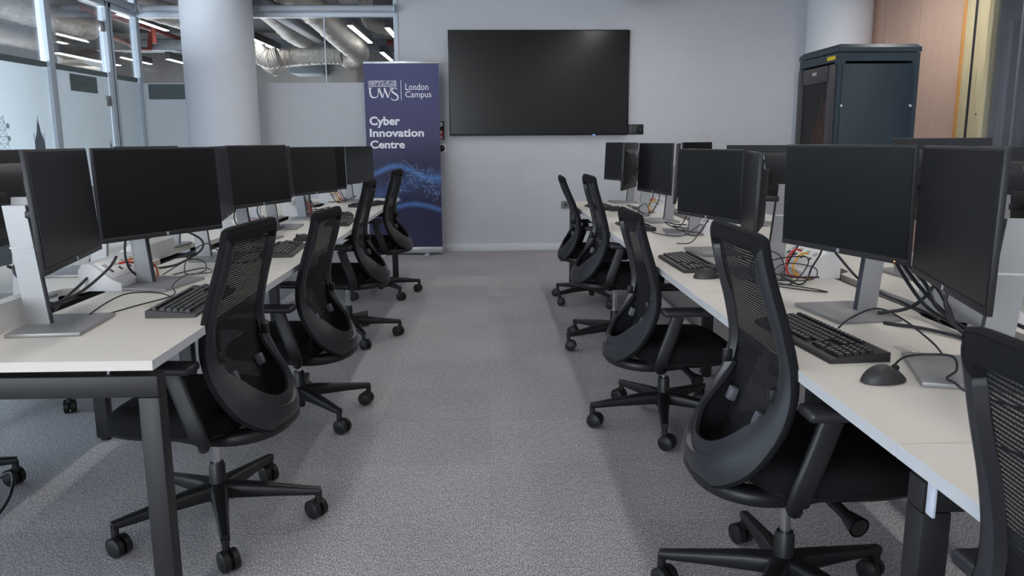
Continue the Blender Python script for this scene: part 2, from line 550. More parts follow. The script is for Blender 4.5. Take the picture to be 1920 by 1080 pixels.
# right: plywood lining, timber posts, then glazing
o = struct('wall_right', MB().box((XR + 0.04, 8.25, CEIL / 2), (0.08, 2.24, CEIL)), 'ply', 'pinkish plywood lined side wall behind the equipment cabinet', 'wall', smooth=False)
b = MB()
for yy in (8.55, 7.85):
    b.box((XR - 0.0005, yy, CEIL / 2), (0.002, 0.004, CEIL))
b.obj('panel_joint', 'dim_wall', o, smooth=False)
struct('trim_1', MB().box((XR + 0.03, 7.10, CEIL / 2), (0.08, 0.06, CEIL), 0.002), 'pine_orange', 'orange toned timber edge strip', 'trim')
struct('trim_2', MB().box((XR + 0.03, 7.010, CEIL / 2), (0.08, 0.118, CEIL), 0.002), 'pine', 'pale pine stud next to the dark gasket', 'trim')
struct('trim_3', MB().box((XR + 0.03, 6.933, CEIL / 2), (0.081, 0.034, CEIL)), 'black_gap', 'dark gasket line between the pine studs', 'trim')
o = struct('trim_4', MB().box((XR + 0.03, 6.835, CEIL / 2), (0.08, 0.16, CEIL), 0.002), 'pine', 'broad pale pine post with a round knot', 'trim')
MB().lathe([(0.010, 0.0), (0.010, -0.0015), (0.002, -0.002)], (XR - 0.0115, 6.80, 1.46), 'x', 14).obj('knot', 'knot_grey', o)
w = tag(bpy.data.objects.new('window_1', None), 'dark glazed screen on the right beyond the pine post', 'window', None, 'structure'); COL.objects.link(w)
MB().box((XR + 0.03, 3.2, CEIL / 2), (0.012, 7.1, CEIL)).obj('pane', 'glass_dim', w, smooth=False)
MB().box((XR + 0.03, 6.37, CEIL / 2), (0.02, 0.006, CEIL)).obj('glazing_joint', 'service_grey', w, smooth=False)
struct('wall_right_beyond', MB().box((6.4, 4.0, CEIL / 2), (0.1, 13.0, CEIL)), 'dim_wall', 'dim grey wall seen through the right glazing', 'wall', smooth=False)
pl = thing('partition_panel', 'dark blue grey panel with pale edge behind the right glazing', 'panel', (5.4, 7.38, 0))
MB().box((0, 0, 1.21), (0.06, 1.9, 2.42), 0.006).obj('board', 'dark_panel', pl)
MB().box((-0.02, 0.99, 1.21), (0.08, 0.07, 2.42), 0.006).obj('edge_post', 'frame_white', pl)
tag(MB().tube([(4.9, 7.6, 3.4), (4.9, 7.5, 2.9), (4.95, 7.2, 2.45), (5.0, 6.9, 2.2), (5.1, 6.6, 2.16)], 0.004).obj('hanging_wire', 'cable_red'), 'thin red wire dangling behind the right glazing', 'wire')

# round columns
b = MB().lathe([(0.365, 0), (0.365, CEIL)], (-2.815, 8.86, 0), n=48)
struct('column', b, 'column_paint', 'round white column in front of the glass partition', 'column')
b = MB().lathe([(0.34, 0), (0.34, CEIL)], (3.84, 8.95, 0), n=48)
struct('column.001', b, 'column_paint', 'round white column in the right corner behind the cabinet', 'column')

# back glass partition  x -3.8 .. -0.97 at YW
def lite(name, label, p0, p1, z0, z1, film, filmtop=1.91):
    """one glazed bay between two floor points: pane, frame, frosted film"""
    r = tag(bpy.data.objects.new(name, None), label, 'window', None, 'structure'); COL.objects.link(r)
    a = Vector((p0[0], p0[1], 0)); c = Vector((p1[0], p1[1], 0)); L = (c - a).length
    r.location = (a + c) / 2
    r.rotation_euler = (0, 0, math.atan2(c.y - a.y, c.x - a.x))
    MB().box((0, 0, (z0 + z1) / 2), (L, 0.010, z1 - z0)).obj('pane', 'glass', r, smooth=False)
    MB().box((0, -0.008, (0.1 + filmtop) / 2), (L, 0.002, filmtop - 0.1)).obj('film', film, r, smooth=False)
    return r
w2 = lite('window_2', 'glazed bay left of the banner with frosted lower half', (-2.70, YW + 0.03), (-0.97, YW + 0.03), 0.05, 2.60, 'film_grey')
MB().box((-1.782 - w2.location.x, 0, 1.33), (0.010, 0.014, 2.54)).obj('glass_joint', 'clip', w2, smooth=False)
b = MB()
b.box((0.845, 0, CEIL / 2), (0.05, 0.09, CEIL), 0.004).box((-0.805, 0, CEIL / 2), (0.05, 0.09, CEIL), 0.004).box((0, 0, 2.645), (1.73, 0.08, 0.07), 0.004).box((0, 0, 0.03), (1.73, 0.08, 0.06), 0.004)
b.obj('frame', 'frame_white', w2)
w3 = lite('window_3', 'narrow glazed bay between the corner post and the white column', (XL, YW + 0.03), (-2.98, YW + 0.03), 0.05, 2.60, 'film')
b = MB().box((-0.435, 0, CEIL / 2), (0.07, 0.09, CEIL), 0.004).box((0, 0, 2.645), (0.87, 0.08, 0.07), 0.004).box((0, 0, 0.03), (0.87, 0.08, 0.06), 0.004)
b.obj('frame', 'frame_white', w3)
o = MB().box((-0.13, -0.0115, 1.817), (0.42, 0.003, 0.165)).obj('sign_panel', 'sign_grey', w3, smooth=False)
# left glazed wall with door
w4 = lite('window_4', 'large glazed bay on the left with skyline print on its frosted film', (XL, -1.0), (XL, 7.44), 0.05, 2.60, 'film')
w5 = lite('window_5', 'glazed strip between the glass door and the corner', (XL, 8.60), (XL, YW), 0.05, 2.60, 'film')
b = MB().box((-0.31, 0, CEIL / 2), (0.07, 0.08, CEIL), 0.004).box((0, 0, 2.645), (0.66, 0.08, 0.07), 0.004).box((0, 0, 0.03), (0.66, 0.08, 0.06), 0.004)
b.obj('frame', 'frame_white', w5)
b = MB().box((4.19, 0, CEIL / 2), (0.09, 0.08, CEIL), 0.004).box((0, 0, 2.645), (8.44, 0.08, 0.07), 0.004).box((0, 0, 0.03), (8.44, 0.08, 0.06), 0.004)
b.obj('frame', 'frame_white', w4)
for ww, L in ((w4, 8.40), (w5, 0.60)):
    MB().box((0, -0.008, 1.938), (L, 0.003, 0.05)).obj('film_border', 'sign_grey', ww, smooth=False)
# skyline print on the film (generic spires and a mast), local x runs along +Y of the room, -y faces the room
def y2x(y): return y - (-1.0 + 7.44) / 2
b = MB()
cx = y2x(7.12)
prof = [(0.080, 1.10), (0.080, 1.262), (0.072, 1.275), (0.066, 1.30), (0.044, 1.335), (0.029, 1.365), (0.026, 1.39), (0.015, 1.425), (0.006, 1.455), (0.0022, 1.49)]
vs = [(cx - w_, -0.0105, z_) for w_, z_ in prof] + [(cx + w_, -0.0105, z_) for w_, z_ in reversed(prof)]
b.raw(vs, [tuple(range(len(vs)))])
for sx in (-0.078, 0.078):
    b.box((cx + sx, -0.0105, 1.305), (0.005, 0.001, 0.08)); b.box((cx + sx, -0.0105, 1.335), (0.010, 0.001, 0.008))
b.obj('tower_print', 'silhouette', w4, smooth=False)
b = MB()
cx = y2x(6.60)
for i in range(6):
    z0 = 1.15 + i * 0.055; w0 = 0.075 - i * 0.008; w1 = w0 - 0.008
    for (xa, za, xb, zb) in ((-w0, z0, -w1, z0 + 0.055), (w0, z0, w1, z0 + 0.055), (-w0, z0, w1, z0 + 0.055), (w0, z0, -w1, z0 + 0.055), (-w0, z0, w0, z0)):
        b.cyl((cx + xa, -0.0105, za), (cx + xb, -0.0105, zb), 0.0025, n=4)
for zz in (1.30, 1.40):
    b.cyl((cx + 0.075, -0.0095, zz), (cx + 0.075, -0.0115, zz), 0.022, n=14)
b.obj('mast_print', 'silhouette_pale', w4, smooth=False)

d1 = tag(bpy.data.objects.new('door_1', None), 'glass door in the left partition with steel hinges and a grey sign', 'door', None, 'structure'); COL.objects.link(d1)
d1.location = (XL, 8.0, 0); d1.rotation_euler = (0, 0, PI / 2)
MB().box((0, 0, 1.31), (1.02, 0.012, 2.56)).obj('pane', 'glass', d1, smooth=False)
MB().box((0, -0.008, 1.0), (1.02, 0.002, 1.82)).obj('film', 'film', d1, smooth=False)
MB().box((0, -0.008, 1.938), (1.02, 0.003, 0.05)).obj('film_border', 'sign_grey', d1, smooth=False)
b = MB().box((0.565, 0, CEIL / 2), (0.09, 0.08, CEIL), 0.004).box((0, 0, 2.645), (1.1, 0.08, 0.07), 0.004)
b.obj('frame', 'frame_white', d1)
for zz in (2.41, 1.68):
    b = MB().box((0.485, -0.008, zz), (0.10, 0.026, 0.10), 0.003).cyl((0.535, -0.012, zz - 0.05), (0.535, -0.012, zz + 0.05), 0.010)
    b.obj('hinge', 'steel', d1)
sg = MB().box((0.0, -0.0115, 1.818), (0.52, 0.003, 0.155)).obj('sign_panel', 'sign_grey', d1, smooth=False)
text_obj('sign_text', 'Classroom 2', 0.18, -0.16, 1.80, 1.835, -0.0140, 'sign_text', sg)
b = MB()
cx = 0.44
vs = [(cx - 0.02, -0.0105, 1.1), (cx + 0.02, -0.0105, 1.1), (cx + 0.018, -0.0105, 1.24), (cx + 0.006, -0.0105, 1.27), (cx + 0.001, -0.0105, 1.31), (cx - 0.001, -0.0105, 1.31), (cx - 0.006, -0.0105, 1.27), (cx - 0.018, -0.0105, 1.24)]
b.raw(vs, [tuple(range(8))]).obj('spire_print', 'silhouette', d1, smooth=False)

# roller blinds on the headers
def blind(label, p0, p1, z):
    a = Vector(p0); c = Vector(p1)
    r = thing('roller_blind', label, 'blind', ((a.x + c.x) / 2, (a.y + c.y) / 2, z), math.atan2(c.y - a.y, c.x - a.x), 'rolled up blinds on the glass headers')
    L = (c - a).length
    MB().cyl((-L / 2, 0, 0), (L / 2, 0, 0), 0.036, n=20).obj('blind_roll', 'blind', r)
    for sx in (-1, 1):
        MB().cyl((sx * L / 2, 0, 0), (sx * (L / 2 + 0.012), 0, 0), 0.046, n=20).obj('bracket', 'frame_white', r)
    return r
blind('rolled blind over the glass left of the blue banner', (-2.64, YW - 0.06), (-1.00, YW - 0.06), 2.69)
blind('short rolled blind between the corner post and the white column', (-3.72, YW - 0.06), (-3.05, YW - 0.06), 2.69)
blind('rolled blind over the glass door on the left', (XL + 0.07, 9.10), (XL + 0.07, 6.6), 2.69)

# ------------------------------------------------------------------ space beyond the glass
struct('wall_far', MB().box((-3.2, 17.2, CEIL / 2), (9.0, 0.1, CEIL)), 'far_wall', 'far grey wall beyond the partition', 'wall', smooth=False)
struct('wall_far_band', MB().box((-3.2, 17.12, 1.2), (9.0, 0.05, 2.1)), 'far_blue', 'blue grey lower band of the far wall', 'wall', smooth=False)
struct('wall_left_beyond', MB().box((-9.2, 9.0, CEIL / 2), (0.1, 18.0, CEIL)), 'far_wall', 'grey wall beyond the left glazing', 'wall', smooth=False)
struct('column.002', MB().lathe([(0.33, 0), (0.33, CEIL)], (-2.75, 15.6, 0), n=36), 'far_wall', 'cream column standing far beyond the glass', 'column')
def duct(label, pts, r, rib=0.05):
    p = crom([Vector(q) for q in pts], 14)
    rad = []
    for i in range(len(p)):
        rad.append(r * (1.0 + (0.035 if i % 3 == 0 else -0.01) + random.uniform(-0.02, 0.02)))
    b = MB()
    rings = []; u = None
    for i, c in enumerate(p):
        t = (p[min(len(p) - 1, i + 1)] - p[max(0, i - 1)]).normalized()
        if u is None: u = t.cross(Vector((0, 0, 1)) if abs(t.z) < .9 else Vector((1, 0, 0))).normalized()
        else: u = (u - t * u.dot(t)).normalized()
        w_ = t.cross(u)
        rings.append([c + rad[i] * (1 + random.uniform(-0.02, 0.02)) * (math.cos(2 * PI * q / 18) * u + math.sin(2 * PI * q / 18) * w_) for q in range(18)])
    b.loft(rings)
    return tag(b.obj('flexible_duct', 'foil', ang=50), label, 'duct', 'silver ducts under the soffit')
duct('silver duct at upper left of the back glazing, ending in a blunt end', [(-3.1, 9.9, 3.0), (-2.85, 10.9, 2.97), (-2.78, 12.0, 2.82), (-2.75, 12.6, 2.80)], 0.15)
duct('thick silver duct running into an elbow in the middle of the back glazing', [(-2.42, 9.9, 3.08), (-2.27, 11.0, 2.98), (-2.14, 12.2, 2.82), (-2.05, 13.3, 2.68), (-2.25, 13.7, 2.62)], 0.19)
duct('horizontal silver duct branching left from the thick elbow', [(-2.30, 13.3, 2.62), (-2.6, 13.3, 2.62), (-3.05, 13.35, 2.60), (-3.35, 13.4, 2.55), (-3.5, 13.45, 2.40)], 0.15)
duct('short silver elbow hanging down left of the branch duct', [(-3.55, 12.9, 2.75), (-3.5, 12.9, 2.62), (-3.35, 12.9, 2.52), (-3.2, 12.9, 2.55)], 0.15)
duct('thin silver duct crossing behind the pendant lamp near the wall edge', [(-1.86, 13.1, 3.45), (-1.83, 13.1, 3.15), (-1.7, 13.1, 3.04), (-1.4, 13.1, 2.99), (-0.7, 13.1, 2.94)], 0.11)
duct('long silver duct at the top left behind the left glazing', [(-5.5, 8.0, 2.86), (-5.5, 9.4, 2.83), (-5.48, 10.4, 2.82), (-5.45, 11.2, 2.80), (-5.35, 11.5, 2.80)], 0.165)
duct('silver duct bending down over the lit lamp behind the glass door', [(-5.95, 9.9, 2.58), (-6.0, 10.7, 2.60), (-5.95, 11.5, 2.60), (-5.9, 11.9, 2.55), (-5.88, 12.0, 2.52)], 0.13)
duct('silver duct seen between the corner post and the white column', [(-4.6, 11.0, 3.05), (-4.2, 11.6, 2.95), (-3.9, 12.4, 2.90), (-3.6, 13.2, 2.85)], 0.15)
tag(MB().lathe([(0.34, 2.30), (0.34, 2.32), (0.14, 2.38), (0.14, 2.42)], (-5.88, 12.0, 0), n=28).obj('ceiling_diffuser', 'foil'), 'round silver air diffuser under the bent duct', 'diffuser')
def beam(name, label, c, d, mat, cat, rz=0.0):
    return tag(MB().box((0, 0, 0), d, 0.004).obj(name, mat, None), label, cat, 'services under the soffit')
def place(o, loc, rz=0.0):
    o.location = loc; o.rotation_euler = (0, 0, rz); return o
place(beam('cable_tray', 'long grey cable tray running away behind the back glazing', 0, (0.14, 4.4, 0.10), 'service_grey', 'cable tray'), (-2.53, 11.6, 2.80), 0.0)
place(beam('cable_tray', 'grey tray edge above the header of the back glazing', 0, (0.25, 1.6, 0.05), 'frame_white', 'cable tray'), (-1.72, 10.2, 3.05), 0.04)
place(beam('service_beam', 'blue grey beam crossing behind the back glazing', 0, (6.4, 0.20, 0.22), 'service_blue', 'beam'), (-4.0, 14.9, 2.945), 0.0)
place(beam('service_beam', 'pale beam crossing behind the left glazing near the corner', 0, (3.0, 0.20, 0.16), 'service_grey', 'beam'), (-5.6, 13.6, 2.80), 0.0)
ab = thing('air_box', 'grey air terminal box hanging behind the back glazing', 'box', (-3.2, 13.4, 2.10), 0, 'services under the soffit')
ab.location = (-3.2, 15.2, 2.62)
MB().box((0, 0, 0), (0.6, 0.7, 0.32), 0.01).obj('casing', 'service_blue', ab)
b = MB()
for sx in (-0.25, 0.25):
    b.cyl((sx, 0, 0.16), (sx, 0, CEIL - 2.62), 0.008)
b.obj('hanger_rod', 'lamp_body', ab)
def pipe(label, pts, r=0.035):
    return tag(MB().tube(pts, r, 8, 2).obj('sprinkler_pipe', 'pipe_red'), label, 'pipe', 'red pipes under the soffit')
pipe('red pipe along the top of the back glazing', [(-2.0, 11.3, 3.02), (-1.3, 11.3, 3.02), (-0.6, 11.3, 3.02)], 0.04)
pipe('red pipe falling away behind the right pendant lamp', [(-1.7, 14.5, 2.95), (-1.3, 14.3, 2.86), (-0.9, 14.0, 2.70)], 0.05)
pipe('upright red pipe behind the right pendant lamp', [(-1.52, 14.2, 3.45), (-1.52, 14.2, 2.6)], 0.035)
pipe('red pipe slanting across the glass door', [(-5.2, 11.0, 2.98), (-5.1, 12.5, 2.96), (-4.9, 14.2, 2.90)], 0.035)
pipe('lower red pipe slanting across the glass door', [(-5.4, 11.8, 2.78), (-5.4, 12.6, 2.75), (-5.35, 13.4, 2.72), (-5.34, 13.46, 3.45)], 0.035)
pipe('upright red pipe between the door and the corner post', [(-4.95, 12.6, 3.45), (-4.95, 12.6, 2.72)], 0.035)
pipe('dark red cross pipe above the bent duct', [(-6.2, 11.6, 2.98), (-5.5, 11.6, 2.98), (-4.8, 11.6, 2.98)], 0.035)

# ------------------------------------------------------------------ strip lamps
def strip_lamp(label, x, y0, y1, z, w=0.075, group='pendant strip lamps', h=0.11):
    r = thing('pendant_lamp', label, 'lamp', (x, (y0 + y1) / 2, z), 0, group)
    L = y1 - y0
    MB().box((0, 0, h / 2 + 0.004), (w, L, h), 0.003).obj('housing', 'lamp_body', r)
    MB().box((0, 0, 0.0), (w - 0.012, L - 0.012, 0.008)).obj('diffuser', 'diffuser_far' if group == 'strip lamps beyond the glass' else 'diffuser', r, smooth=False)
    b = MB()
    for yy in (-L * 0.4, L * 0.4):
        b.cyl((0, yy, h), (0, yy, CEIL - z), 0.0025, n=6)
    b.obj('suspension_wire', 'lamp_body', r)
    return r
BR = 'strip lamps beyond the glass'
strip_lamp('lit strip lamp nearest the wall edge behind the banner glazing', -1.77, 10.96, 12.85, 2.75, group=BR)
strip_lamp('second lit strip lamp in line, just above the banner top', -1.77, 14.2, 15.6, 2.75, group=BR)
strip_lamp('lit strip lamp cut off by the white wall edge', -1.31, 11.2, 12.9, 2.75, group=BR)
strip_lamp('lit strip lamp right of the white column', -3.43, 12.27, 13.9, 2.75, group=BR)
strip_lamp('lower lit strip lamp right of the white column', -3.80, 13.2, 14.7, 2.70, group=BR)
strip_lamp('small far lit strip lamp left of the cream column', -3.40, 15.4, 16.7, 2.75, group=BR)
strip_lamp('lit strip lamp behind the glass door', -5.5, 10.84, 12.6, 2.40, group=BR, h=0.13)
strip_lamp('lit strip lamp at the left picture edge behind the glazing', -6.53, 10.4, 12.05, 2.75, group=BR)
strip_lamp('lit strip lamp between door and corner post', -6.47, 14.6, 16.2, 2.75, group=BR)
strip_lamp('lit strip lamp left of the white column', -4.75, 11.0, 12.6, 2.90, group=BR)
strip_lamp('lower lit strip lamp left of the white column', -5.0, 13.2, 14.6, 2.55, group=BR)
strip_lamp('strip lamp at the far left edge of the glazing', -7.1, 10.6, 12.4, 2.75, group=BR)
strip_lamp('added fill lamp behind the right glazing, outside the view', 5.1, 2.6, 4.3, 2.75, group='added fill lamp behind the right glazing')  # invented lamp, out of view, added to brighten the space behind the glazing
IN = 'pendant strip lamps over the benches'
for x, ends in ((1.38, 8.48), (-1.05, 8.3), (3.50, 7.9)):
    for k in range(4):
        y1 = ends - 2.75 * k
        strip_lamp('strip lamp over the %s' % ({1.38: 'right bench', -1.05: 'left bench', 3.50: 'right glazing side'}[x]), x, y1 - 1.7, y1, 2.668, group=IN)

# ================================================================== things on the end wall
tv = thing('wall_television', 'large black switched off television on the end wall', 'television', (0.592, YW, 1.89))
MB().box((0, -0.055, 0), (2.015, 0.05, 1.145), 0.006).obj('bezel', 'tv_body', tv)
MB().box((0, -0.0812, 0.004), (1.985, 0.002, 1.112)).obj('screen', 'tv_screen', tv, smooth=False)
MB().box((0, -0.015, 0), (0.8, 0.03, 0.5)).obj('wall_bracket', 'black_steel', tv)
MB().box((0.62, -0.0815, -0.568), (0.03, 0.004, 0.006)).obj('standby_light', 'led_blue', tv)
cp = thing('control_panel', 'small black button panel beside the television', 'control panel', (1.70, YW, 1.38))
MB().box((0, -0.008, 0), (0.172, 0.016, 0.112), 0.003).obj('faceplate', 'tv_body', cp)
for cxx in (-0.055, -0.010):
    for i in range(5):
        MB().box((cxx, -0.0165, 0.037 - i * 0.0185), (0.030, 0.003, 0.006), 0.001).obj('button', 'port_grey', cp)
MB().lathe([(0.018, 0), (0.018, -0.012), (0.012, -0.016), (0.0, -0.016)], (0.052, -0.016, -0.008), 'y', 20).obj('volume_knob', 'mon_chin', cp)
# notices beside the banner
st = thing('notice_sticker', 'black and red notice on the wall beside the banner', 'sticker', (-0.55, YW, 1.378))
MB().box((0, -0.002, 0), (0.145, 0.004, 0.205)).obj('backing', 'sticker_black', st, smooth=False)
MB().box((0, -0.0045, -0.045), (0.12, 0.002, 0.10), 0.0005).obj('red_panel', 'sticker_red', st, smooth=False)
MB().cyl((0.032, -0.004, 0.068), (0.032, -0.006, 0.068), 0.027, n=24).obj('round_mark', 'print_white', st)
b = MB().box((0.028, -0.006, -0.022), (0.026, 0.002, 0.030), 0.0008).box((0.028, -0.006, -0.005), (0.034, 0.002, 0.006))
b.obj('cup_mark', 'print_white', st, smooth=False)
vs = [(0.008, -0.006, -0.068), (0.030, -0.006, -0.056), (0.052, -0.006, -0.068), (0.030, -0.006, -0.082)]
b = MB().raw(vs, [(0, 1, 2, 3)]).raw([(x_, y_, z_ - 0.012) for x_, y_, z_ in vs], [(0, 1, 2, 3)])
b.obj('box_mark', 'print_white', st, smooth=False)
sw = thing('wall_dial', 'white wall plate with a round black dial below the notice', 'wall dial', (-0.535, YW, 1.18))
MB().box((0.01, -0.006, 0), (0.12, 0.012, 0.10), 0.003).obj('plate', 'socket_face', sw)
MB().lathe([(0.036, 0), (0.036, -0.010), (0.030, -0.014), (0, -0.014)], (0.025, -0.012, 0.0), 'y', 24).obj('dial', 'sticker_black', sw)
MB().box((0.035, -0.027, 0.006), (0.010, 0.002, 0.022)).obj('pointer', 'port_grey', sw)
sk = thing('wall_socket', 'small grey wall socket behind the farthest right chair', 'socket', (0.905, YW, 0.53))
MB().box((0, -0.006, 0), (0.10, 0.012, 0.085), 0.003).obj('plate', 'port_grey', sk)
MB().box((0, -0.013, 0), (0.03, 0.003, 0.03)).obj('slot', 'socket_hole', sk)

# roller banner
bn = thing('roller_banner', 'navy pull-up banner with white lettering standing by the end wall', 'banner', (-0.918, 9.0, 0))
MB().box((0, 0, 1.083), (0.812, 0.004, 2.02)).obj('print', 'banner', bn, smooth=False)
MB().box((0, 0, 2.10), (0.82, 0.022, 0.026), 0.004).obj('top_rail', 'navy_bar', bn)
MB().box((0, 0.005, 0.055), (0.83, 0.10, 0.075), 0.018, seg=4).obj('cassette', 'navy_bar', bn)
MB().cyl((0, 0.02, 0.08), (0, 0.02, 2.09), 0.008).obj('support_pole', 'navy_bar', bn)
for sx in (-0.24, 0.24):
    MB().box((sx, -0.03, 0.010), (0.055, 0.26, 0.02), 0.004).obj('foot', 'navy_bar', bn)
OX = -0.918
def T(name, body, x0, x1, z0, z1, bold=0.0):
    text_obj(name, body, x0 - OX, x1 - OX, z0, z1, -0.0022, 'print_white', bn, bold)
T('small_lettering', 'UNIVERSITY OF THE', -1.280, -0.976, 1.886, 1.911, 0.012)
T('small_lettering', 'WEST', -1.281, -1.190, 1.858, 1.883, 0.012)
T('small_lettering', 'of', -1.178, -1.150, 1.858, 1.883, 0.005)
T('small_lettering', 'SCOTLAND', -1.138, -0.971, 1.858, 1.883, 0.012)
T('campus_lettering', 'London', -0.878, -0.630, 1.808, 1.879)
T('campus_lettering', 'Campus', -0.880, -0.598, 1.711, 1.797)
T('title_lettering', 'Cyber', -1.280, -0.947, 1.407, 1.529, 0.028)
T('title_lettering', 'Innovation', -1.282, -0.689, 1.308, 1.397, 0.028)
T('title_lettering', 'Centre', -1.281, -0.901, 1.183, 1.271, 0.028)
b = MB()
b.box((-1.126 - OX, -0.003, 1.8485), (0.31, 0.001, 0.005)); b.box((-0.926 - OX, -0.003, 1.808), (0.005, 0.001, 0.215))
b.obj('rule_line', 'print_white', bn, smooth=False)
# serif monogram U W S
def stroke(b, pts, widths, sub=8):
    p = crom([Vector((q[0], 0, q[1])) for q in pts], sub)
    n = len(p)
    L = []; R_ = []
    for i, c in enumerate(p):
        t = (p[min(n - 1, i + 1)] - p[max(0, i - 1)]).normalized()
        nn = Vector((-t.z, 0, t.x))
        f = i / (n - 1) * (len(widths) - 1); k = min(int(f), len(widths) - 2); wv = widths[k] + (widths[k + 1] - widths[k]) * (f - k)
        L.append(c + nn * wv / 2); R_.append(c - nn * wv / 2)
    off = Vector((0, -0.0032, 0))
    vs = [q + off for q in L] + [q + off for q in R_]
    b.raw(vs, [(i, i + 1, n + i + 1, n + i) for i in range(n - 1)])
b = MB()
ux, uz0, uz1 = -1.262 - OX, 1.728, 1.832
stroke(b, [(ux, uz1), (ux, 1.78), (ux + 0.012, 1.742), (ux + 0.045, 1.73), (ux + 0.078, 1.742), (ux + 0.088, 1.78), (ux + 0.088, uz1)], [0.019, 0.019, 0.017, 0.012, 0.008, 0.007, 0.007])
wx = -1.168 - OX
for (a, c, wd) in (((wx, uz1), (wx + 0.040, 1.728), 0.018), ((wx + 0.040, 1.728), (wx + 0.072, uz1), 0.006), ((wx + 0.060, uz1), (wx + 0.100, 1.728), 0.018), ((wx + 0.100, 1.728), (wx + 0.134, uz1), 0.006)):
    stroke(b, [a, c], [wd, wd], 1)
sx_ = -0.995 - OX
stroke(b, [(sx_ + 0.030, 1.815), (sx_ + 0.012, 1.829), (sx_ - 0.012, 1.830), (sx_ - 0.030, 1.812), (sx_ - 0.024, 1.790), (sx_ + 0.004, 1.770), (sx_ + 0.030, 1.748), (sx_ + 0.030, 1.716), (sx_ + 0.002, 1.702), (sx_ - 0.030, 1.708), (sx_ - 0.042, 1.728)], [0.005, 0.008, 0.008, 0.012, 0.017, 0.019, 0.017, 0.013, 0.009, 0.008, 0.005])
for xx, ww_ in ((ux, 0.042), (ux + 0.088, 0.034), (wx, 0.040), (wx + 0.134, 0.034)):
    b.box((xx, -0.0032, uz1), (ww_, 0.0006, 0.006))
b.obj('monogram', 'print_white', bn, smooth=False)
# printed network of lines and dots
rn = random.Random(3)
pts = []
for i in range(230):
    x = rn.uniform(-0.38, 0.395)
    z = 0.72 + 0.13 * math.sin(x * 6 + 0.7) + rn.gauss(0, 0.085)
    pts.append((x, max(0.40, min(1.06, z))))
b = MB(); bd = MB(); rd = MB()
for i, p in enumerate(pts):
    near = sorted(range(len(pts)), key=lambda j: (pts[j][0] - p[0]) ** 2 + (pts[j][1] - p[1]) ** 2)[1:4]
    if p[0] > -0.1:
        for j in near + ([rn.randrange(len(pts))] if rn.random() < 0.25 and p[0] > 0.05 else []):
            q = pts[j]
            if abs(q[0] - p[0]) + abs(q[1] - p[1]) < 0.36:
                dx, dz = q[0] - p[0], q[1] - p[1]; l = math.hypot(dx, dz) + 1e-6
                nx, nz = -dz / l * 0.0006, dx / l * 0.0006
                b.raw([(p[0] + nx, -0.0026, p[1] + nz), (p[0] - nx, -0.0026, p[1] - nz), (q[0] - nx, -0.0026, q[1] - nz), (q[0] + nx, -0.0026, q[1] + nz)], [(0, 1, 2, 3)])
    bd.cyl((p[0], -0.0024, p[1]), (p[0], -0.0030, p[1]), rn.choice([0.0025, 0.003, 0.0035, 0.004, 0.0055]), n=8)
for cx_ in (0.31, 0.13, -0.17, -0.02):
    for k in range(7):
        bd.cyl((cx_ + rn.uniform(-0.004, 0.004), -0.0024, 0.82 + k * 0.035), (cx_, -0.0030, 0.82 + k * 0.035), 0.004, n=8)
rd.cyl((0.36, -0.0024, 0.55), (0.36, -0.0031, 0.55), 0.006, n=8)
b.obj('network_pattern', 'print_blue', bn, smooth=False)
bd.obj('network_dots', 'print_blue', bn, smooth=False)
rd.obj('red_dot', 'print_red', bn, smooth=False)

# comms cabinet
rk = thing('equipment_cabinet', 'tall dark equipment cabinet with a mesh front door', 'cabinet', (3.13, 6.90, 0))
RW, RD = 0.66, 0.80      # x, y extents
b = MB()
for sx in (-1, 1):
    for sy in (-1, 1):
        b.box((sx * (RW / 2 - 0.03), sy * (RD / 2 - 0.03), 0.975), (0.06, 0.06, 1.79))
b.box((RW / 2 - 0.012, 0, 0.98), (0.02, RD - 0.125, 1.79)).box((0, 0, 0.05), (RW, RD, 0.06)).box((0, RD / 2 - 0.012, 0.98), (RW - 0.125, 0.02, 1.79)).box((0, 0, 1.903), (RW, RD, 0.065))
b.obj('carcass', 'rack', rk)
b = MB()
bt = 2.00
ring = lambda ex, ey, z_: [Vector((sx * ex, sy * ey, z_)) for sx, sy in ((-1, -1), (1, -1), (1, 1), (-1, 1))]
b.loft([ring(RW / 2 + 0.006, RD / 2 + 0.006, 1.942), ring(RW / 2 + 0.006, RD / 2 + 0.006, 1.975), ring(RW / 2 - 0.022, RD / 2 - 0.022, 2.003)])
b.obj('lid', 'rack', rk, smooth=False)
b = MB().box((0, -RD / 2 - 0.002, 0.97), (RW - 0.075, 0.016, 1.76), 0.003)
sp_ = b.obj('side_panel', 'rack', rk)
for sx in (-0.285, 0.275):
    MB().lathe([(0.013, 0), (0.013, -0.004), (0.006, -0.006), (0, -0.006)], (sx, -RD / 2 - 0.010, 1.52), 'y', 16).obj('lock', 'chrome', sp_)
b = MB()
for (cy, cz, dy, dz) in ((-0.315, 0.97, 0.13, 1.76), (0.325, 0.97, 0.11, 1.76), (0.01, 1.785, 0.56, 0.13), (0.01, 0.15, 0.56, 0.12)):
    b.box((-RW / 2 - 0.004, cy, cz), (0.022, dy, dz), 0.003)
dr = b.obj('front_door', 'rack_front', rk)
MB().box((-RW / 2 - 0.004, 0.01, 0.97), (0.004, 0.56, 1.6)).obj('door_mesh', 'perf', dr, smooth=False)
MB().box((-RW / 2 - 0.0165, 0.02, 1.80), (0.003, 0.085, 0.025), 0.001).obj('maker_plate', 'logo', dr)
MB().box((-RW / 2 - 0.002, -0.27, 1.902), (0.006, 0.15, 0.030)).obj('warning_label', 'yellow', rk, smooth=False)
b = MB()
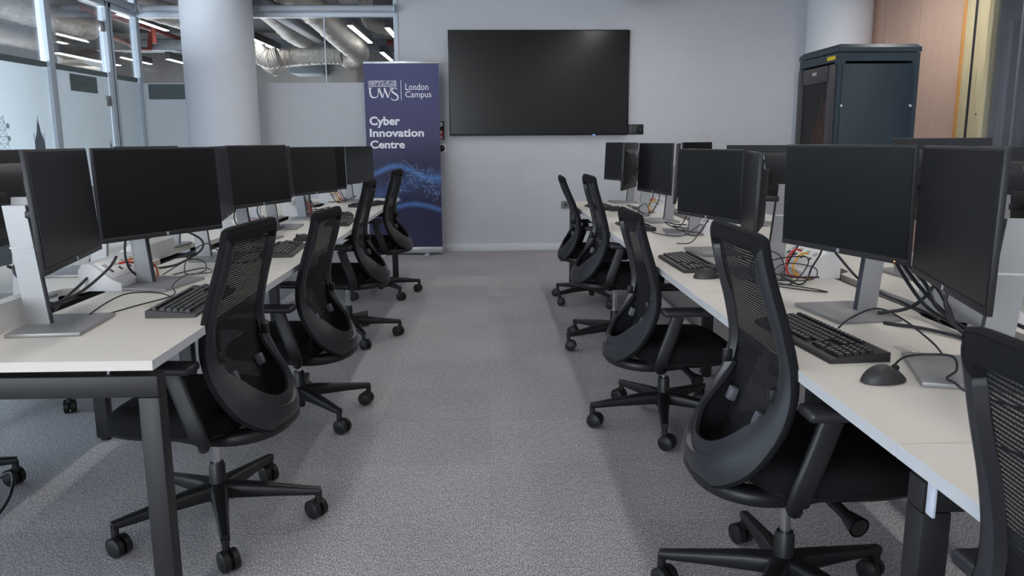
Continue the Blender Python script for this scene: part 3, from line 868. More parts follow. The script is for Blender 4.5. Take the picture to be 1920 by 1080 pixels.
for i in range(16):
    y0 = rn.uniform(-0.18, 0.2); z0 = rn.uniform(1.45, 1.62); z1 = rn.uniform(0.95, 1.2)
    b.tube([(-0.24, y0, z0), (-0.26, y0 + 0.05 * rn.uniform(-1, 1), (z0 + z1) / 2), (-0.25, y0 + 0.05, z1), (-0.24, y0 + 0.10 * rn.uniform(0, 1), (z0 + z1) / 2 + 0.1)], 0.004, 6, 5)
b.obj('patch_lead_bundle', 'cable_orange', rk)
MB().box((-0.05, 0, 0.75), (0.36, 0.5, 0.9)).obj('equipment', 'tray', rk)

# ================================================================== desks
DZ = 0.735
PITCHD = 1.42
LE, LI = -0.83, -1.44       # left bench: aisle edge, inner edge
RE, RI = 0.716, 1.326
LY0, RY0 = 1.93, -0.107
GAP = 0.07
def desk(label, xa, xb, y0, y1, group, cut=0.065):
    """one worktop with scalloped cable cut-out at the rear (xb side)"""
    cx, cy = (xa + xb) / 2, (y0 + y1) / 2
    r = thing('desk', label, 'desk', (cx, cy, 0), 0, group)
    s = 1 if xb > xa else -1
    ea, eb = xa - cx, xb - cx
    L = (y1 - y0) / 2 - 0.0015
    prof = [(ea, -L), (ea, L), (eb, L)]
    hw = 0.30
    arc = [(eb, hw + 0.06), (eb - s * cut * 0.25, hw + 0.035), (eb - s * cut * 0.85, hw + 0.005), (eb - s * cut, hw - 0.04), (eb - s * cut, -hw + 0.04), (eb - s * cut * 0.85, -hw - 0.005), (eb - s * cut * 0.25, -hw - 0.035), (eb, -hw - 0.06)]
    prof += arc + [(eb, -L)]
    n = len(prof)
    vs = [(x, y, DZ - 0.025) for x, y in prof] + [(x, y, DZ) for x, y in prof]
    MB().raw(vs, [tuple(range(n)), tuple(range(2 * n - 1, n - 1, -1))]).raw(vs, [(i, (i + 1) % n, n + (i + 1) % n, n + i) for i in range(n)]).obj('desktop', 'desk_top', r, smooth=False)
    MB().box((ea - s * 0.0004, 0, DZ - 0.0125), (0.0012, 2 * L, 0.0246)).obj('edge_band', 'desk_edge', r, smooth=False)
    b = MB()
    b.box((eb - s * 0.16, 0, DZ - 0.10), (0.22, 2 * L - 0.3, 0.006)).box((eb - s * 0.27, 0, DZ - 0.07), (0.006, 2 * L - 0.3, 0.07)).box((eb - s * 0.05, 0, DZ - 0.07), (0.006, 2 * L - 0.3, 0.07))
    b.box((eb - s * 0.16, -L + 0.2, DZ - 0.06), (0.03, 0.03, 0.07)).box((eb - s * 0.16, L - 0.2, DZ - 0.06), (0.03, 0.03, 0.07))
    b.obj('cable_tray', 'tray', r)
    b = MB().box((ea + s * 0.10, 0, DZ - 0.055), (0.05, 2 * L - 0.24, 0.04)).box((eb - s * 0.02, 0, DZ - 0.055), (0.03, 2 * L - 0.24, 0.04))
    b.obj('support_rail', 'black_steel', r)
    return r
def bench_frame(label, xa, xb, y, inset=0.03):
    """goal-post leg frame shared by two back-to-back desks"""
    r = thing('bench_frame', label, 'desk frame', ((xa + xb) / 2, y, 0), 0, 'black leg frames under the benches')
    h = abs(xb - xa) / 2 - inset
    for sx in (-1, 1):
        MB().box((sx * (h - 0.026), 0, 0.323), (0.052, 0.052, 0.618), 0.002).obj('leg', 'black_steel', r)
        MB().cyl((sx * (h - 0.026), 0, 0), (sx * (h - 0.026), 0, 0.016), 0.022).obj('foot', 'rubber', r)
    MB().box((0, 0, 0.661), (2 * h, 0.052, 0.056), 0.003).obj('crossbeam', 'black_steel', r)
    b = MB()
    for sx in (-0.8, -0.3, 0.3, 0.8):
        b.cyl((sx * h, 0, 0.685), (sx * h, 0, DZ - 0.025), 0.008)
    b.obj('spacer', 'chrome', r)
    return r
ordw = ['nearest the camera', 'second from the camera', 'third from the camera', 'fourth from the camera', 'farthest from the camera']
for i in range(4):
    y0 = LY0 + PITCHD * i
    desk('white desk on the aisle side of the left bench, ' + (ordw[i] if i < 3 else 'farthest, by the banner'), LE, LI, y0, y0 + PITCHD, 'white bench desks')
    desk('white desk on the outer side of the left bench, ' + (ordw[i] if i < 3 else 'farthest, by the glass'), 2 * LI - GAP - LE, LI - GAP, y0, y0 + PITCHD, 'white bench desks')
for i in range(5):
    y0 = RY0 + PITCHD * i
    t_ = ['half cut off by the lower right picture edge', 'holding the near mouse and keyboard', 'third from the camera', 'fourth from the camera', 'farthest, near the end wall'][i]
    desk('white aisle-side desk of the right bench, ' + t_, RE, RI, y0, y0 + PITCHD, 'white bench desks', 0.02)
    if i > 0:
        desk('white desk on the outer side of the right bench, ' + [None, 'nearest', 'second', 'third', 'farthest, before the cabinet'][i], 2 * RI + GAP - RE, RI + GAP, y0, y0 + PITCHD, 'white bench desks')
LO, RO = 2 * LI - GAP - LE, 2 * RI + GAP - RE
bench_frame('black goal-post frame at the near end of the left bench', LO, LE, LY0 + 0.05, 0.0)
bench_frame('black frame under the first joint of the left bench', LO + 0.40, LE - 0.40, LY0 + PITCHD)
bench_frame('black frame under the second joint of the left bench', LO + 0.40, LE - 0.40, LY0 + 2 * PITCHD)
bench_frame('black frame under the third joint of the left bench', LO + 0.40, LE - 0.40, LY0 + 3 * PITCHD)
bench_frame('black frame at the banner end of the left bench', LO, LE, LY0 + 4 * PITCHD - 0.25, 0.0)
bench_frame('black frame under the near joint of the right bench', RE, RO, RY0 + PITCHD - 0.035, 0.02)
bench_frame('black frame under the second joint of the right bench', RE + 0.40, RO - 0.40, RY0 + 2 * PITCHD)
bench_frame('black frame under the third joint of the right bench', RE + 0.40, RO - 0.40, RY0 + 3 * PITCHD)
bench_frame('black frame at the end wall end of the right bench', RE, RO, RY0 + 5 * PITCHD - 0.05, 0.0)
cl = thing('cable_clip', 'small white plastic clip under the right desk edge', 'clip', (RE + 0.012, 1.215, DZ - 0.058))
MB().box((0, 0, 0), (0.006, 0.022, 0.06), 0.002).obj('clip_body', 'clip', cl)
MB().box((0.012, 0, 0.030), (0.024, 0.022, 0.006), 0.002).obj('clip_flange', 'clip', cl)

# ================================================================== task chair
def build_chair():
    """local frame: +y faces forward, x right; b = -y is 'behind'"""
    r = thing('task_chair', '', 'chair')
    P = lambda x, bb, z: Vector((x, -bb, z))
    ctrl = [  # outer edge, inner edge, right half from top centre to bottom centre
        ((0, .188, 1.022), (0, .190, .985)), ((.10, .186, 1.021), (.09, .188, .984)), ((.178, .181, 1.019), (.155, .184, .982)),
        ((.202, .177, 1.006), (.170, .181, .970)), ((.205, .166, .96), (.172, .172, .92)), ((.210, .150, .90), (.176, .157, .87)),
        ((.220, .122, .80), (.182, .130, .79)), ((.232, .102, .70), (.188, .112, .70)), ((.242, .106, .62), (.188, .126, .625)),
        ((.242, .134, .54), (.182, .166, .555)), ((.218, .184, .455), (.154, .214, .498)), ((.150, .236, .396), (.098, .250, .456)), ((.065, .262, .376), (.04, .268, .441)), ((0, .266, .372), (0, .271, .438))]
    O = crom([P(*a) for a, _ in ctrl], 4); I = crom([P(*c) for _, c in ctrl], 4)
    mir = lambda v: Vector((-v.x, v.y, v.z))
    Of = O + [mir(v) for v in reversed(O[1:-1])]; If = I + [mir(v) for v in reversed(I[1:-1])]
    n = len(Of); rings = []; rim = []; N_prev = None
    for i in range(n):
        o, q = Of[i], If[i]
        t = ((Of[(i + 1) % n] + If[(i + 1) % n]) - (Of[i - 1] + If[i - 1])).normalized()
        e = (o - q).normalized()
        N = t.cross(e).normalized()
        if N_prev is None:
            if N.y > 0: N = -N
        elif N.dot(N_prev) < 0: N = -N
        N_prev = N
        m = (o + q) / 2
        th = 0.022
        rings.append([o + N * 0.0, o.lerp(m, .5) + N * 0.005, m + N * 0.006, q.lerp(m, .4) + N * 0.004, q, q - N * th * .8, m - N * th, o - N * th * .7])
        rim.append([o + e * 0.001 + N * 0.001, o + e * 0.007 - N * 0.003, o + e * 0.008 - N * 0.016, o + e * 0.002 - N * 0.023, o - e * 0.012 - N * 0.022, o - e * 0.004 - N * 0.010])
    lo_ = [i for i in range(n) if (Of[i].z + If[i].z) / 2 < 0.988]
    i0, i1 = lo_[0], lo_[-1]
    fr = MB().loft(rings[i0:i1 + 1]).obj('back_frame', 'plastic', r, ang=50)
    MB().loft(rings[i1:] + rings[:i0 + 1]).obj('head_band', 'rim', r, ang=60)
    MB().loft(rim, closed=True).obj('knit_rim', 'rim', fr, ang=60)
    # inner ledge of the lower scoop
    led = []
    idx = [i for i in range(n) if Of[i].z < 0.68 and If[i].z < 0.64]
    k0 = idx[0]; seq = sorted(idx)
    for i in seq:
        o, q = Of[i], If[i]
        e = (o - q).normalized()
        t = ((Of[(i + 1) % n] + If[(i + 1) % n]) - (Of[i - 1] + If[i - 1])).normalized()
        N = t.cross(e).normalized()
        if N.y > 0 and abs(N.y) > abs(N.z): N = -N
        f = min(1.0, min(seq.index(i), len(seq) - 1 - seq.index(i)) / 5.0)
        a = q + Vector((0, 0.012, 0.0)); c = a - e * (0.004 + 0.034 * f) + Vector((0, 0.010, 0))
        led.append([a, c, c + Vector((0, 0.010, -0.006)), a + Vector((0, 0.012, -0.006))])
    MB().loft(led).obj('inner_ledge', 'plastic', fr, ang=50)
    # woven back
    prof = [(.998, .181, .165), (.94, .168, .174), (.90, .156, .180), (.84, .136, .184), (.78, .118, .190), (.72, .106, .195), (.66, .100, .197), (.60, .103, .196), (.55, .112, .190), (.50, .124, .176), (.455, .136, .160), (.415, .150, .145)]
    nx = 12; vs = []; fs = []
    for z, bb, xw in prof:
        for i in range(nx + 1):
            u = -1 + 2 * i / nx
            vs.append(P(u * xw, bb + 0.012 * (1 - u * u) - 0.010, z))
    for j in range(len(prof) - 1):
        for i in range(nx):
            fs.append((j * (nx + 1) + i, j * (nx + 1) + i + 1, (j + 1) * (nx + 1) + i + 1, (j + 1) * (nx + 1) + i))
    mb_ = MB().raw(vs, fs).obj('mesh_back', 'mesh', r, ang=180)
    # dark knit lining that closes the scoop between the frame and the woven back
    def at_z(z):
        for (za, ba, xa), (zb, bb, xb) in zip(prof[:-1], prof[1:]):
            if zb <= z <= za:
                t = (za - z) / (za - zb)
                return ba + (bb - ba) * t - 0.012, xa + (xb - xa) * t
        return prof[-1][1] - 0.012, prof[-1][2]
    lin = []
    for i in range(i0, i1 + 1):
        q = If[i]
        zt = max(.418, min(.99, q.z))
        bm_, xw = at_z(zt)
        w0 = Vector((max(-xw, min(xw, q.x * 1.35)), -bm_, zt if abs(q.x) > .10 else min(zt, .43)))
        q2 = q + Vector((0, 0.010, 0))
        lin.append([q2, q2.lerp(w0, .5) + Vector((0, 0.004, -0.004)), w0])
    vs = [p for g in lin for p in g]
    fs = []
    for j in range(len(lin) - 1):
        for i in range(2):
            fs.append((j * 3 + i, j * 3 + i + 1, j * 3 + i + 4, j * 3 + i + 3))
    MB().raw(vs, fs).obj('scoop_lining', 'rim', r, ang=180)
    # lumbar slider tabs and dark clips on the rails
    for sx in (-1, 1):
        MB().box(P(sx * .108, .128, .552), (.028, .026, .040), .007, Matrix.Rotation(-.35, 3, 'X')).obj('lumbar_tab', 'tab', r)
        MB().box(P(sx * .186, .122, .640), (.022, .026, .036), .005).obj('rail_clip', 'plastic_dark', r)
    # lower yoke
    half = [P(0, .242, .384), P(.075, .234, .382), P(.135, .198, .378), P(.162, .130, .372), P(.150, .04, .368), P(.120, -.05, .368)]
    full = [mir(v) for v in reversed(half[1:])] + half
    full = crom(full, 4)
    yk = MB().sweep(full, 0.032, 0.022, n=12)
    yk.box(P(0, -.01, .362), (.22, .26, .045), .012)
    yk.obj('yoke', 'plastic_dark', r, ang=50)
    # seat cushion
    def outline(k, sx=0.245, y0=-.16, y1=.285):
        out = []
        for i in range(32):
            a = 2 * PI * i / 32
            ca, sa = math.cos(a), math.sin(a)
            x = math.copysign(abs(ca) ** 0.55, ca) * sx * k; y = math.copysign(abs(sa) ** 0.55, sa) * (y1 - y0) / 2 * k + (y0 + y1) / 2
            out.append((x, y))
        return out
    lay = [(.93, .392), (.985, .40), (1.0, .42), (.99, .442), (.95, .457), (.85, .466), (.5, .468), (.05, .465)]
    rings = []
    for k, z in lay:
        rings.append([Vector((x, y, z - max(0, (y - .2)) * .25)) for x, y in outline(k)])
    MB().loft(rings).obj('seat', 'fabric', r, ang=60)
    lay = [(.60, .372), (.90, .380), (.96, .392), (.96, .400)]
    MB().loft([[Vector((x, y, z - max(0, (y - .2)) * .25)) for x, y in outline(k)] for k, z in lay]).obj('seat_shell', 'plastic_dark', r, ang=60)
    # armrests
    for sx in (-1, 1):
        pth = crom([P(sx * .15, .05, .374), P(sx * .235, .075, .380), P(sx * .278, .085, .402), P(sx * .290, .078, .45), P(sx * .290, .050, .53), P(sx * .288, .022, .615)], 4)
        a = MB().sweep(pth, .026, .011, up=Vector((sx * 1.0, 0, .35)), n=12, p=5).obj('arm_support', 'plastic_dark', r, ang=50)
        MB().box(P(sx * .283, -.035, .630), (.082, .245, .028), .012, seg=3).obj('arm_pad', 'plastic', a)
    # column
    c = MB().lathe([(.0145, .20), (.0145, .36)], n=18).obj('gas_lift', 'chrome', r)
    MB().lathe([(.026, .085), (.028, .12), (.0265, .205), (.022, .215)], n=20).obj('lift_collar', 'plastic_dark', c)
    # tilt handle on the right, with a hollow grip end
    h0, h1 = P(.10, -.05, .352), P(.250, -.080, .328)
    hb = MB().tube([h0, h0.lerp(h1, .5), h1], .014, 14, 4)
    d = (h1 - h0).normalized()
    hb.cyl(h1 - d * .05, h1, .016, .027, 18, cap=False).cyl(h1 - d * .0005, h1 - d * .014, .022, .018, 18)
    hb.obj('tilt_handle', 'plastic_dark', r)
    # five-star base with casters (a child that can be turned on its own)
    base = MB()
    base.lathe([(.020, .045), (.022, .07), (.036, .085), (.042, .11), (.040, .135), (.028, .145)], n=20)
    for k in range(5):
        a = 2 * PI * k / 5
        dv = Vector((math.cos(a), math.sin(a), 0))
        pth = [dv * .025 + Vector((0, 0, .118)), dv * .09 + Vector((0, 0, .116)), dv * .20 + Vector((0, 0, .108)), dv * .30 + Vector((0, 0, .100)), dv * .335 + Vector((0, 0, .098))]
        base.sweep(pth, [.030, .026, .020, .016, .014], [.028, .026, .019, .014, .012], n=12, p=4)
        e = dv * .328
        base.cyl(e + Vector((0, 0, .055)), e + Vector((0, 0, .098)), .012, n=12)
    st_ = base.obj('star_base', 'plastic_dark', r, ang=45)
    for k in range(5):
        a = 2 * PI * k / 5
        dv = Vector((math.cos(a), math.sin(a), 0))
        sa = a + [0.9, -0.5, 2.1, 0.4, -1.2][k]
        ax = Vector((math.cos(sa), math.sin(sa), 0)); pr = Vector((-ax.y, ax.x, 0))
        c0 = dv * .328 + pr * .014 + Vector((0, 0, .0325))
        w_ = MB()
        for s in (-1, 1):
            w_.cyl(c0 + ax * s * .006, c0 + ax * s * .024, .0325, n=22)
            w_.cyl(c0 + ax * s * .024, c0 + ax * s * .028, .027, .020, n=22)
        w_.cyl(c0 - ax * .006, c0 + ax * .006, .018, n=12)
        w_.obj('caster', 'rubber', st_)
    return r
CH0 = build_chair()
GCH = 'black mesh back task chairs'
CH = [
    # label, x, y, facing, height shift, base angle (world)
    ('black mesh-back chair at the near end of the left bench, first on its row', -0.912, 2.55, PI / 2 - .09, -.010, 3),
    ('black mesh-back chair second along the left bench, between the first and third', -0.885, 3.62, PI / 2 - .08, -.060, 25),
    ('black mesh-back chair third along the left bench', -0.91, 5.12, PI / 2 + .00, 0.0, 7),
    ('black mesh-back chair at the far end of the left bench, in front of the banner', -0.900, 6.63, PI / 2 - .05, .010, 17),
    ('black mesh-back chair cut off by the right picture edge, nearest of all', 0.80, 0.80, -PI / 2 + .02, 0.0, 180),
    ('black mesh-back chair at the right bench beside the near mouse and keyboard', 0.80, 2.00, -PI / 2 + .00, .020, 162),
    ('black mesh-back chair third along the right bench, lower than its neighbours', 0.785, 3.45, -PI / 2 + .03, -.060, 187),
    ('black mesh-back chair fourth along the right bench', 0.785, 4.86, -PI / 2 + .02, .030, 204),
    ('black mesh-back chair at the far end of the right bench, by the end wall', 0.825, 6.25, -PI / 2 - .02, -.020, 213),
    ('black chair mostly hidden on the outer side of the left bench, nearest', -2.08, 2.76, -PI / 2 + .1, 0.0, 22),
    ('black chair on the outer side of the left bench, its caster behind the near frame', -2.28, 3.85, -PI / 2 - .1, 0.0, -28),
]
def set_chair(c, dz, ang, rz, tilt=0.0):
    for ch in kids(c):
        nm = ch.name.split('.')[0]
        if nm == 'star_base':
            ch.rotation_euler = (0, 0, math.radians(ang) - rz)
        elif nm == 'gas_lift':
            ch.location.z = 0.0
        else:
            ch.location.z = dz
            if nm in ('back_frame', 'head_band', 'mesh_back', 'scoop_lining', 'lumbar_tab', 'rail_clip') and tilt:
                ch.rotation_euler = (tilt, 0, 0)
                pv = Vector((0, -.10, .42)); q = Matrix.Rotation(tilt, 3, 'X') @ pv
                ch.location = (0, pv.y - q.y, dz + pv.z - q.z)
for i, (lab, x, y, rz, dz, ang) in enumerate(CH):
    if i == 0:
        c = CH0; c['label'] = lab; c['group'] = GCH; c.location = (x, y, 0); c.rotation_euler = (0, 0, rz)
    else:
        c = dup(CH0, lab, (x, y, 0), rz)
    set_chair(c, dz, ang, rz, .13 if 'far end of the right bench' in lab else 0.0)

# ================================================================== monitors
MW, MH = 0.539, 0.322
def build_monitor():
    r = thing('monitor', '', 'monitor')
    st = MB().box((0, 0, .006), (.265, .20, .012), .003).obj('stand_base', 'base_grey', r)
    b = MB()
    lo = [(-.012, .030), (.012, .030), (.012, .092), (-.012, .092)]
    hi = [(-.012, .062), (.012, .062), (.012, .124), (-.012, .124)]
    b.loft([[Vector((x, y, .010)) for x, y in lo], [Vector((x, y, .355)) for x, y in hi]])
    ps = b.obj('stand_post', 'silver', st, smooth=False)
    b = MB()
    lo = [(-.009, .0275), (.009, .0275), (.009, .031), (-.009, .031)]
    hi = [(-.009, .0595), (.009, .0595), (.009, .063), (-.009, .063)]
    b.loft([[Vector((x, y, .010)) for x, y in lo], [Vector((x, y, .350)) for x, y in hi]])
    b.obj('post_front', 'spine', st, smooth=False)
    MB().box((0, .085, .235), (.028, .064, .006), .002).obj('cable_ring', 'cable_white', st)
    b = MB()
    b.box((0, -.040, 0), (MW, .014, MH), .003)
    b.loft([[Vector((sx * .235, -.033, sz * .125 - .01)) for sx, sz in ((-1, -1), (1, -1), (1, 1), (-1, 1))],
            [Vector((sx * .185, -.005, sz * .095 - .01)) for sx, sz in ((-1, -1), (1, -1), (1, 1), (-1, 1))],
            [Vector((sx * .15, .002, sz * .080 - .01)) for sx, sz in ((-1, -1), (1, -1), (1, 1), (-1, 1))]])
    dp = b.obj('display', 'mon_body', r)
    MB().box((0, -.0475, .0065), (MW - .010, .002, MH - .027)).obj('screen', 'screen', dp, smooth=False)
    MB().box((0, -.0478, -MH / 2 + .0095), (MW - .004, .002, .016), .0008).obj('chin', 'mon_chin', dp)
    MB().lathe([(.0065, 0), (.0065, -.0010)], (0, -.0488, -MH / 2 + .0095), 'y', 16).obj('logo', 'logo', dp)
    b = MB()
    for x0, z0, x1, z1 in ((-.010, .075, .000, .115), (.000, .085, .006, .105), (.004, .060, .014, .100)):
        b.cyl((x0, .003, z0), (x1, .003, z1), .0022, n=6)
    b.obj('back_logo', 'logo', dp)
    b = MB().box((0, .034, -.02), (.020, .062, .020), .003).box((0, .004, -.02), (.11, .010, .09), .004)
    b.obj('hinge_arm', 'plastic_dark', r)
    return r
MO0 = build_monitor()
first = [True]
def monitor(label, x, y, yaw_deg, zt=1.242, tilt=2.5, fx=1, bk=0.4, group='desk monitors'):
    """x, y: centre of the screen face; yaw: direction it faces"""
    a = math.radians(yaw_deg)
    fwd = Vector((math.cos(a), math.sin(a), 0))
    base = 0.0 if fx > 0 else PI
    dev = (a - base + PI) % (2 * PI) - PI
    root = Vector((x, y, 0)) - fwd * 0.048
    rz = a + PI / 2
    loc = (root.x, root.y, DZ)
    if first[0]:
        m = MO0; m.location = loc; m.rotation_euler = (0, 0, rz); m['label'] = label; m['group'] = group; first[0] = False
    else:
        m = dup(MO0, label, loc, rz, group)
    zc = zt - DZ - MH / 2
    for ch in kids(m):
        nm = ch.name.split('.')[0]
        if nm == 'display':
            ch.location = (0, 0, zc); ch.rotation_euler = (-math.radians(tilt), 0, 0)
        elif nm == 'hinge_arm':
            ch.location = (0, 0, zc)
        elif nm == 'stand_base':
            ch.rotation_euler = (0, 0, (bk - 1) * dev)
    return m
Lb, Rb = 'the left bench', 'the right bench'
mons = [
    ('black monitor nearest the camera on the left bench, seen obliquely beside its silver post', -1.196, 2.33, 11.3, 1.245, 3.4, 1),
    ('large-looking black monitor at the first left seat, facing the camera', -1.186, 2.984, -27.5, 1.244, 2.2, 1),
    ('monitor showing as a thin slice behind the first left pair', -1.20, 3.72, 11.0, 1.243, 3, 1),
    ('black monitor at the second left seat, facing the camera', -1.214, 4.376, -18.9, 1.244, 3.3, 1),
    ('monitor edge showing as a dark strip between the second and third left screens', -1.22, 5.02, 9.0, 1.235, 3, 1),
    ('black monitor at the third left seat, facing the camera', -1.187, 5.611, -22.4, 1.226, 2.1, 1),
    ('grey-looking slim slice of monitor left of the farthest left screen', -1.25, 6.00, -40.0, 1.224, 2.3, 1),
    ('farthest black monitor on the left bench, against the banner', -1.116, 7.20, -16.6, 1.218, 2.3, 1),
    ('largest black monitor on the right bench, facing the camera', 1.05, 2.355, 196.4, 1.246, -0.8, -1),
    ('oblique black monitor right of the largest one, nearest on the right bench', 1.022, 1.737, 165.8, 1.245, 0.6, -1, 1.3),
    ('black monitor at the third right seat, facing the camera', 1.023, 3.716, 196.2, 1.219, 0.7, -1),
    ('edge-on monitor beside the third right seat screen', 1.023, 3.115, 167.0, 1.215, 1.5, -1),
    ('black monitor at the fourth right seat, left of the third', 1.083, 5.225, 191.2, 1.241, 1.6, -1),
    ('edge-on monitor touching the fourth right seat screen', 1.07, 4.55, 165.5, 1.241, 1.6, -1),
    ('farthest black monitor on the right bench, before the end wall', 1.119, 6.85, 197.7, 1.240, 2.5, -1),
    ('monitor showing its back and silver marks at the far right seat', 1.01, 5.73, 159.3, 1.240, 2.0, -1),
    ('monitor showing its back at the left picture edge', -1.66, 2.68, 178.0, 1.240, 2, -1),
    ('turned-away monitor behind the first left pair', -1.72, 3.32, 192.0, 1.232, 2, -1),
    ('turned-away monitor behind the second left pair, only its top showing', -1.72, 4.15, 170.0, 1.243, 2, -1),
    ('turned-away monitor behind the third left pair', -1.72, 5.60, 192.0, 1.24, 2, -1),
    ('monitor back at the right picture edge behind the nearest right screen', 1.72, 2.45, 8.0, 1.235, 2, 1),
    ('monitor behind the right pair, its top edge showing above', 1.73, 3.05, 8.0, 1.262, 2, 1),
    ('monitor back in the gap between the third seat and the largest right screen', 1.75, 5.02, 45.0, 1.225, 2, 1),
    ('monitor whose top edge shows above the third right seat screen', 1.74, 6.62, -40.0, 1.24, 2, 1),
]
mon_objs = [monitor(*q_) for q_ in mons]
sl = MB().box((.225, -.0492, -MH / 2 + .0075), (.004, .001, .003)).obj('status_light', 'led_amber', [c for c in kids(mon_objs[8]) if c.name.split('.')[0] == 'display'][0], smooth=False)
sl['label'] = 'tiny amber standby light'

# ================================================================== keyboards and mice
def build_keyboard():
    r = thing('keyboard', '', 'keyboard')
    b = MB()
    prof = [(-.075, 0.0), (-.075, .009), (-.070, .012), (.066, .024), (.075, .023), (.075, .0)]
    L = .2225
    n = len(prof)
    vs = [(-L, y, z) for y, z in prof] + [(L, y, z) for y, z in prof]
    b.raw(vs, [tuple(range(n)), tuple(range(2 * n - 1, n - 1, -1))] + [(i, (i + 1) % n, n + (i + 1) % n, n + i) for i in range(n)])
    b.obj('body', 'kb_body', r, smooth=False)
    b = MB(); lg = MB()
    def key(x, y, w, d):
        z = .012 + (y + .070) / .136 * .012
        rot = Matrix.Rotation(.088, 3, 'X')
        b.box((x, y, z + .003), (w, d, .010), rot=rot, taper=(.84, .84))
        lg.box((x - w * .18, y + d * .12, z + .0083), (.0042, .0042, .0004), rot=rot)
    ys = [.052, .027, .0085, -.010, -.0285, -.047]
    for ri, yy in enumerate(ys):
        if ri == 5:
            x = -.212
            for w in (.025, .022, .022, .105, .022, .022, .022, .025):
                key(x + w / 2, yy, w - .0015, .0165); x += w
        else:
            off = [0, 0, .008, .012, .020][ri]
            x = -.212
            if off: key(x + (off + .017) / 2, yy, off + .0155, .0165); x += off + .017
            while x < .075:
                w = .0178 if ri else .0200
                key(x + w / 2, yy, w - .0015, .0165 if ri else .012); x += w
    for ri, yy in enumerate(ys):
        if ri in (0, 1, 2):
            for k in range(3): key(.094 + k * .0182, yy, .0167, .0165 if ri else .012)
        if ri == 4: key(.112, yy, .0167, .0165)
        if ri == 5:
            for k in range(3): key(.094 + k * .0182, yy, .0167, .0165)
        if ri > 0:
            for k in range(4): key(.158 + k * .0178, yy, .0163, .0165)
    b.obj('keys', 'key', r, smooth=False)
    lg.obj('key_lettering', 'legend', r, smooth=False)
    return r
KB0 = build_keyboard()
KBG = 'black wired keyboards'
kbs = [
    ('black keyboard on the left bench nearest the camera', -0.978, 2.642, PI / 2 + .03),
    ('black keyboard at the second left seat, behind the first chair', -0.995, 3.92, PI / 2 + .06),
    ('black keyboard at the third left seat, partly behind a chair', -0.965, 5.30, PI / 2 + .05),
    ('black keyboard askew at the farthest left seat, behind the third chair', -0.985, 6.74, PI / 2 - .35),
    ('black keyboard near the mouse on the right bench', 0.870, 2.045, -PI / 2 + .08),
    ('black keyboard at the third right seat', 0.855, 3.37, -PI / 2 + .02),
    ('black keyboard at the fourth right seat, mostly behind a chair', 0.90, 4.86, -PI / 2 + .05),
    ('black keyboard at the farthest right seat', 0.89, 6.28, -PI / 2 + .12),
    ('black keyboard on the outer left desk at the picture edge', -1.98, 2.72, -PI / 2 + .2),
]
for i, (lab, x, y, rz) in enumerate(kbs):
    if i == 0:
        k_ = KB0; k_['label'] = lab; k_['group'] = KBG; k_.location = (x, y, DZ); k_.rotation_euler = (0, 0, rz)
    else:
        dup(KB0, lab, (x, y, DZ), rz, KBG)
def build_mouse():
    r = thing('mouse', '', 'mouse')
    rings = []
    for t in [i / 14 for i in range(15)]:
        y = -.050 + .100 * t
        w = .031 * (max(0.02, math.sin(PI * min(.98, max(.02, t)))) ** .42) * (1 - .10 * t)
        h = .039 * (max(0.03, math.sin(PI * (t * .90 + .05))) ** .75) * (1.12 - .3 * t)
        ring = []
        for q in range(14):
            a = PI * q / 13
            ring.append(Vector((w * math.cos(a), y, .002 + h * max(0.0, math.sin(a)) ** .8)))
        rings.append(ring)
    MB().loft(rings).obj('shell', 'kb_body', r, ang=60)
    MB().cyl((-.004, .026, .031), (.004, .026, .031), .008, n=14).obj('scroll_wheel', 'rubber', r)
    return r
MS0 = build_mouse()
MSG = 'black wired mice'
mss = [
    ('black mouse in front of the near keyboard on the right bench', 0.868, 1.672, -PI / 2 + .12),
    ('black mouse at the third right seat beside its keyboard', 0.845, 3.03, -PI / 2 + .1),
    ('black mouse at the farthest right seat', 0.965, 6.02, -PI / 2 + .5),
    ('black mouse behind the keyboard at the second left seat', -1.00, 4.33, PI / 2 + .2),
    ('black mouse behind the keyboard at the third left seat', -1.0, 5.72, PI / 2),
    ('black mouse lying on the outer left desk between two posts', -1.75, 3.62, 1.2),
]
for i, (lab, x, y, rz) in enumerate(mss):
    if i == 0:
        k_ = MS0; k_['label'] = lab; k_['group'] = MSG; k_.location = (x, y, DZ); k_.rotation_euler = (0, 0, rz)
    else:
        dup(MS0, lab, (x, y, DZ), rz, MSG)

# ================================================================== power and data modules
def build_module():
    """wedge housing, length along y, sloped face towards +x"""
    r = thing('data_module', '', 'socket box')
    L = .17
    prof = [(-.075, 0), (-.075, .075), (-.060, .098), (-.030, .098), (.045, .040), (.075, .028), (.075, 0)]
    n = len(prof)
    vs = [(x, -L, z) for x, z in prof] + [(x, L, z) for x, z in prof]
    MB().raw(vs, [tuple(range(n)), tuple(range(2 * n - 1, n - 1, -1))] + [(i, (i + 1) % n, n + (i + 1) % n, n + i) for i in range(n)]).obj('housing', 'module', r, smooth=False)
    sl = math.atan2(.058, .075); rot = Matrix.Rotation(sl, 3, 'Y')
    c0 = Vector((.0075, 0, .069)); nn = Vector((math.sin(sl), 0, math.cos(sl)))
    f = MB().box(c0 + nn * .002, (.088, .30, .005), .0015, rot).obj('faceplate', 'socket_face', r)
    e = Vector((math.cos(sl), 0, -math.sin(sl)))
    b = MB(); g = MB()
    for k in range(4):
        yy = -.115 + k * .072
        b.box(c0 + nn * .004 + e * .012 + Vector((0, yy, 0)), (.016, .016, .004), 0, rot)
        g.box(c0 + nn * .004 - e * .016 + Vector((0, yy, 0)), (.018, .030, .003), 0, rot)
    b.obj('port', 'socket_hole', f, smooth=False); g.obj('port_label', 'pencil', f, smooth=False)
    return r
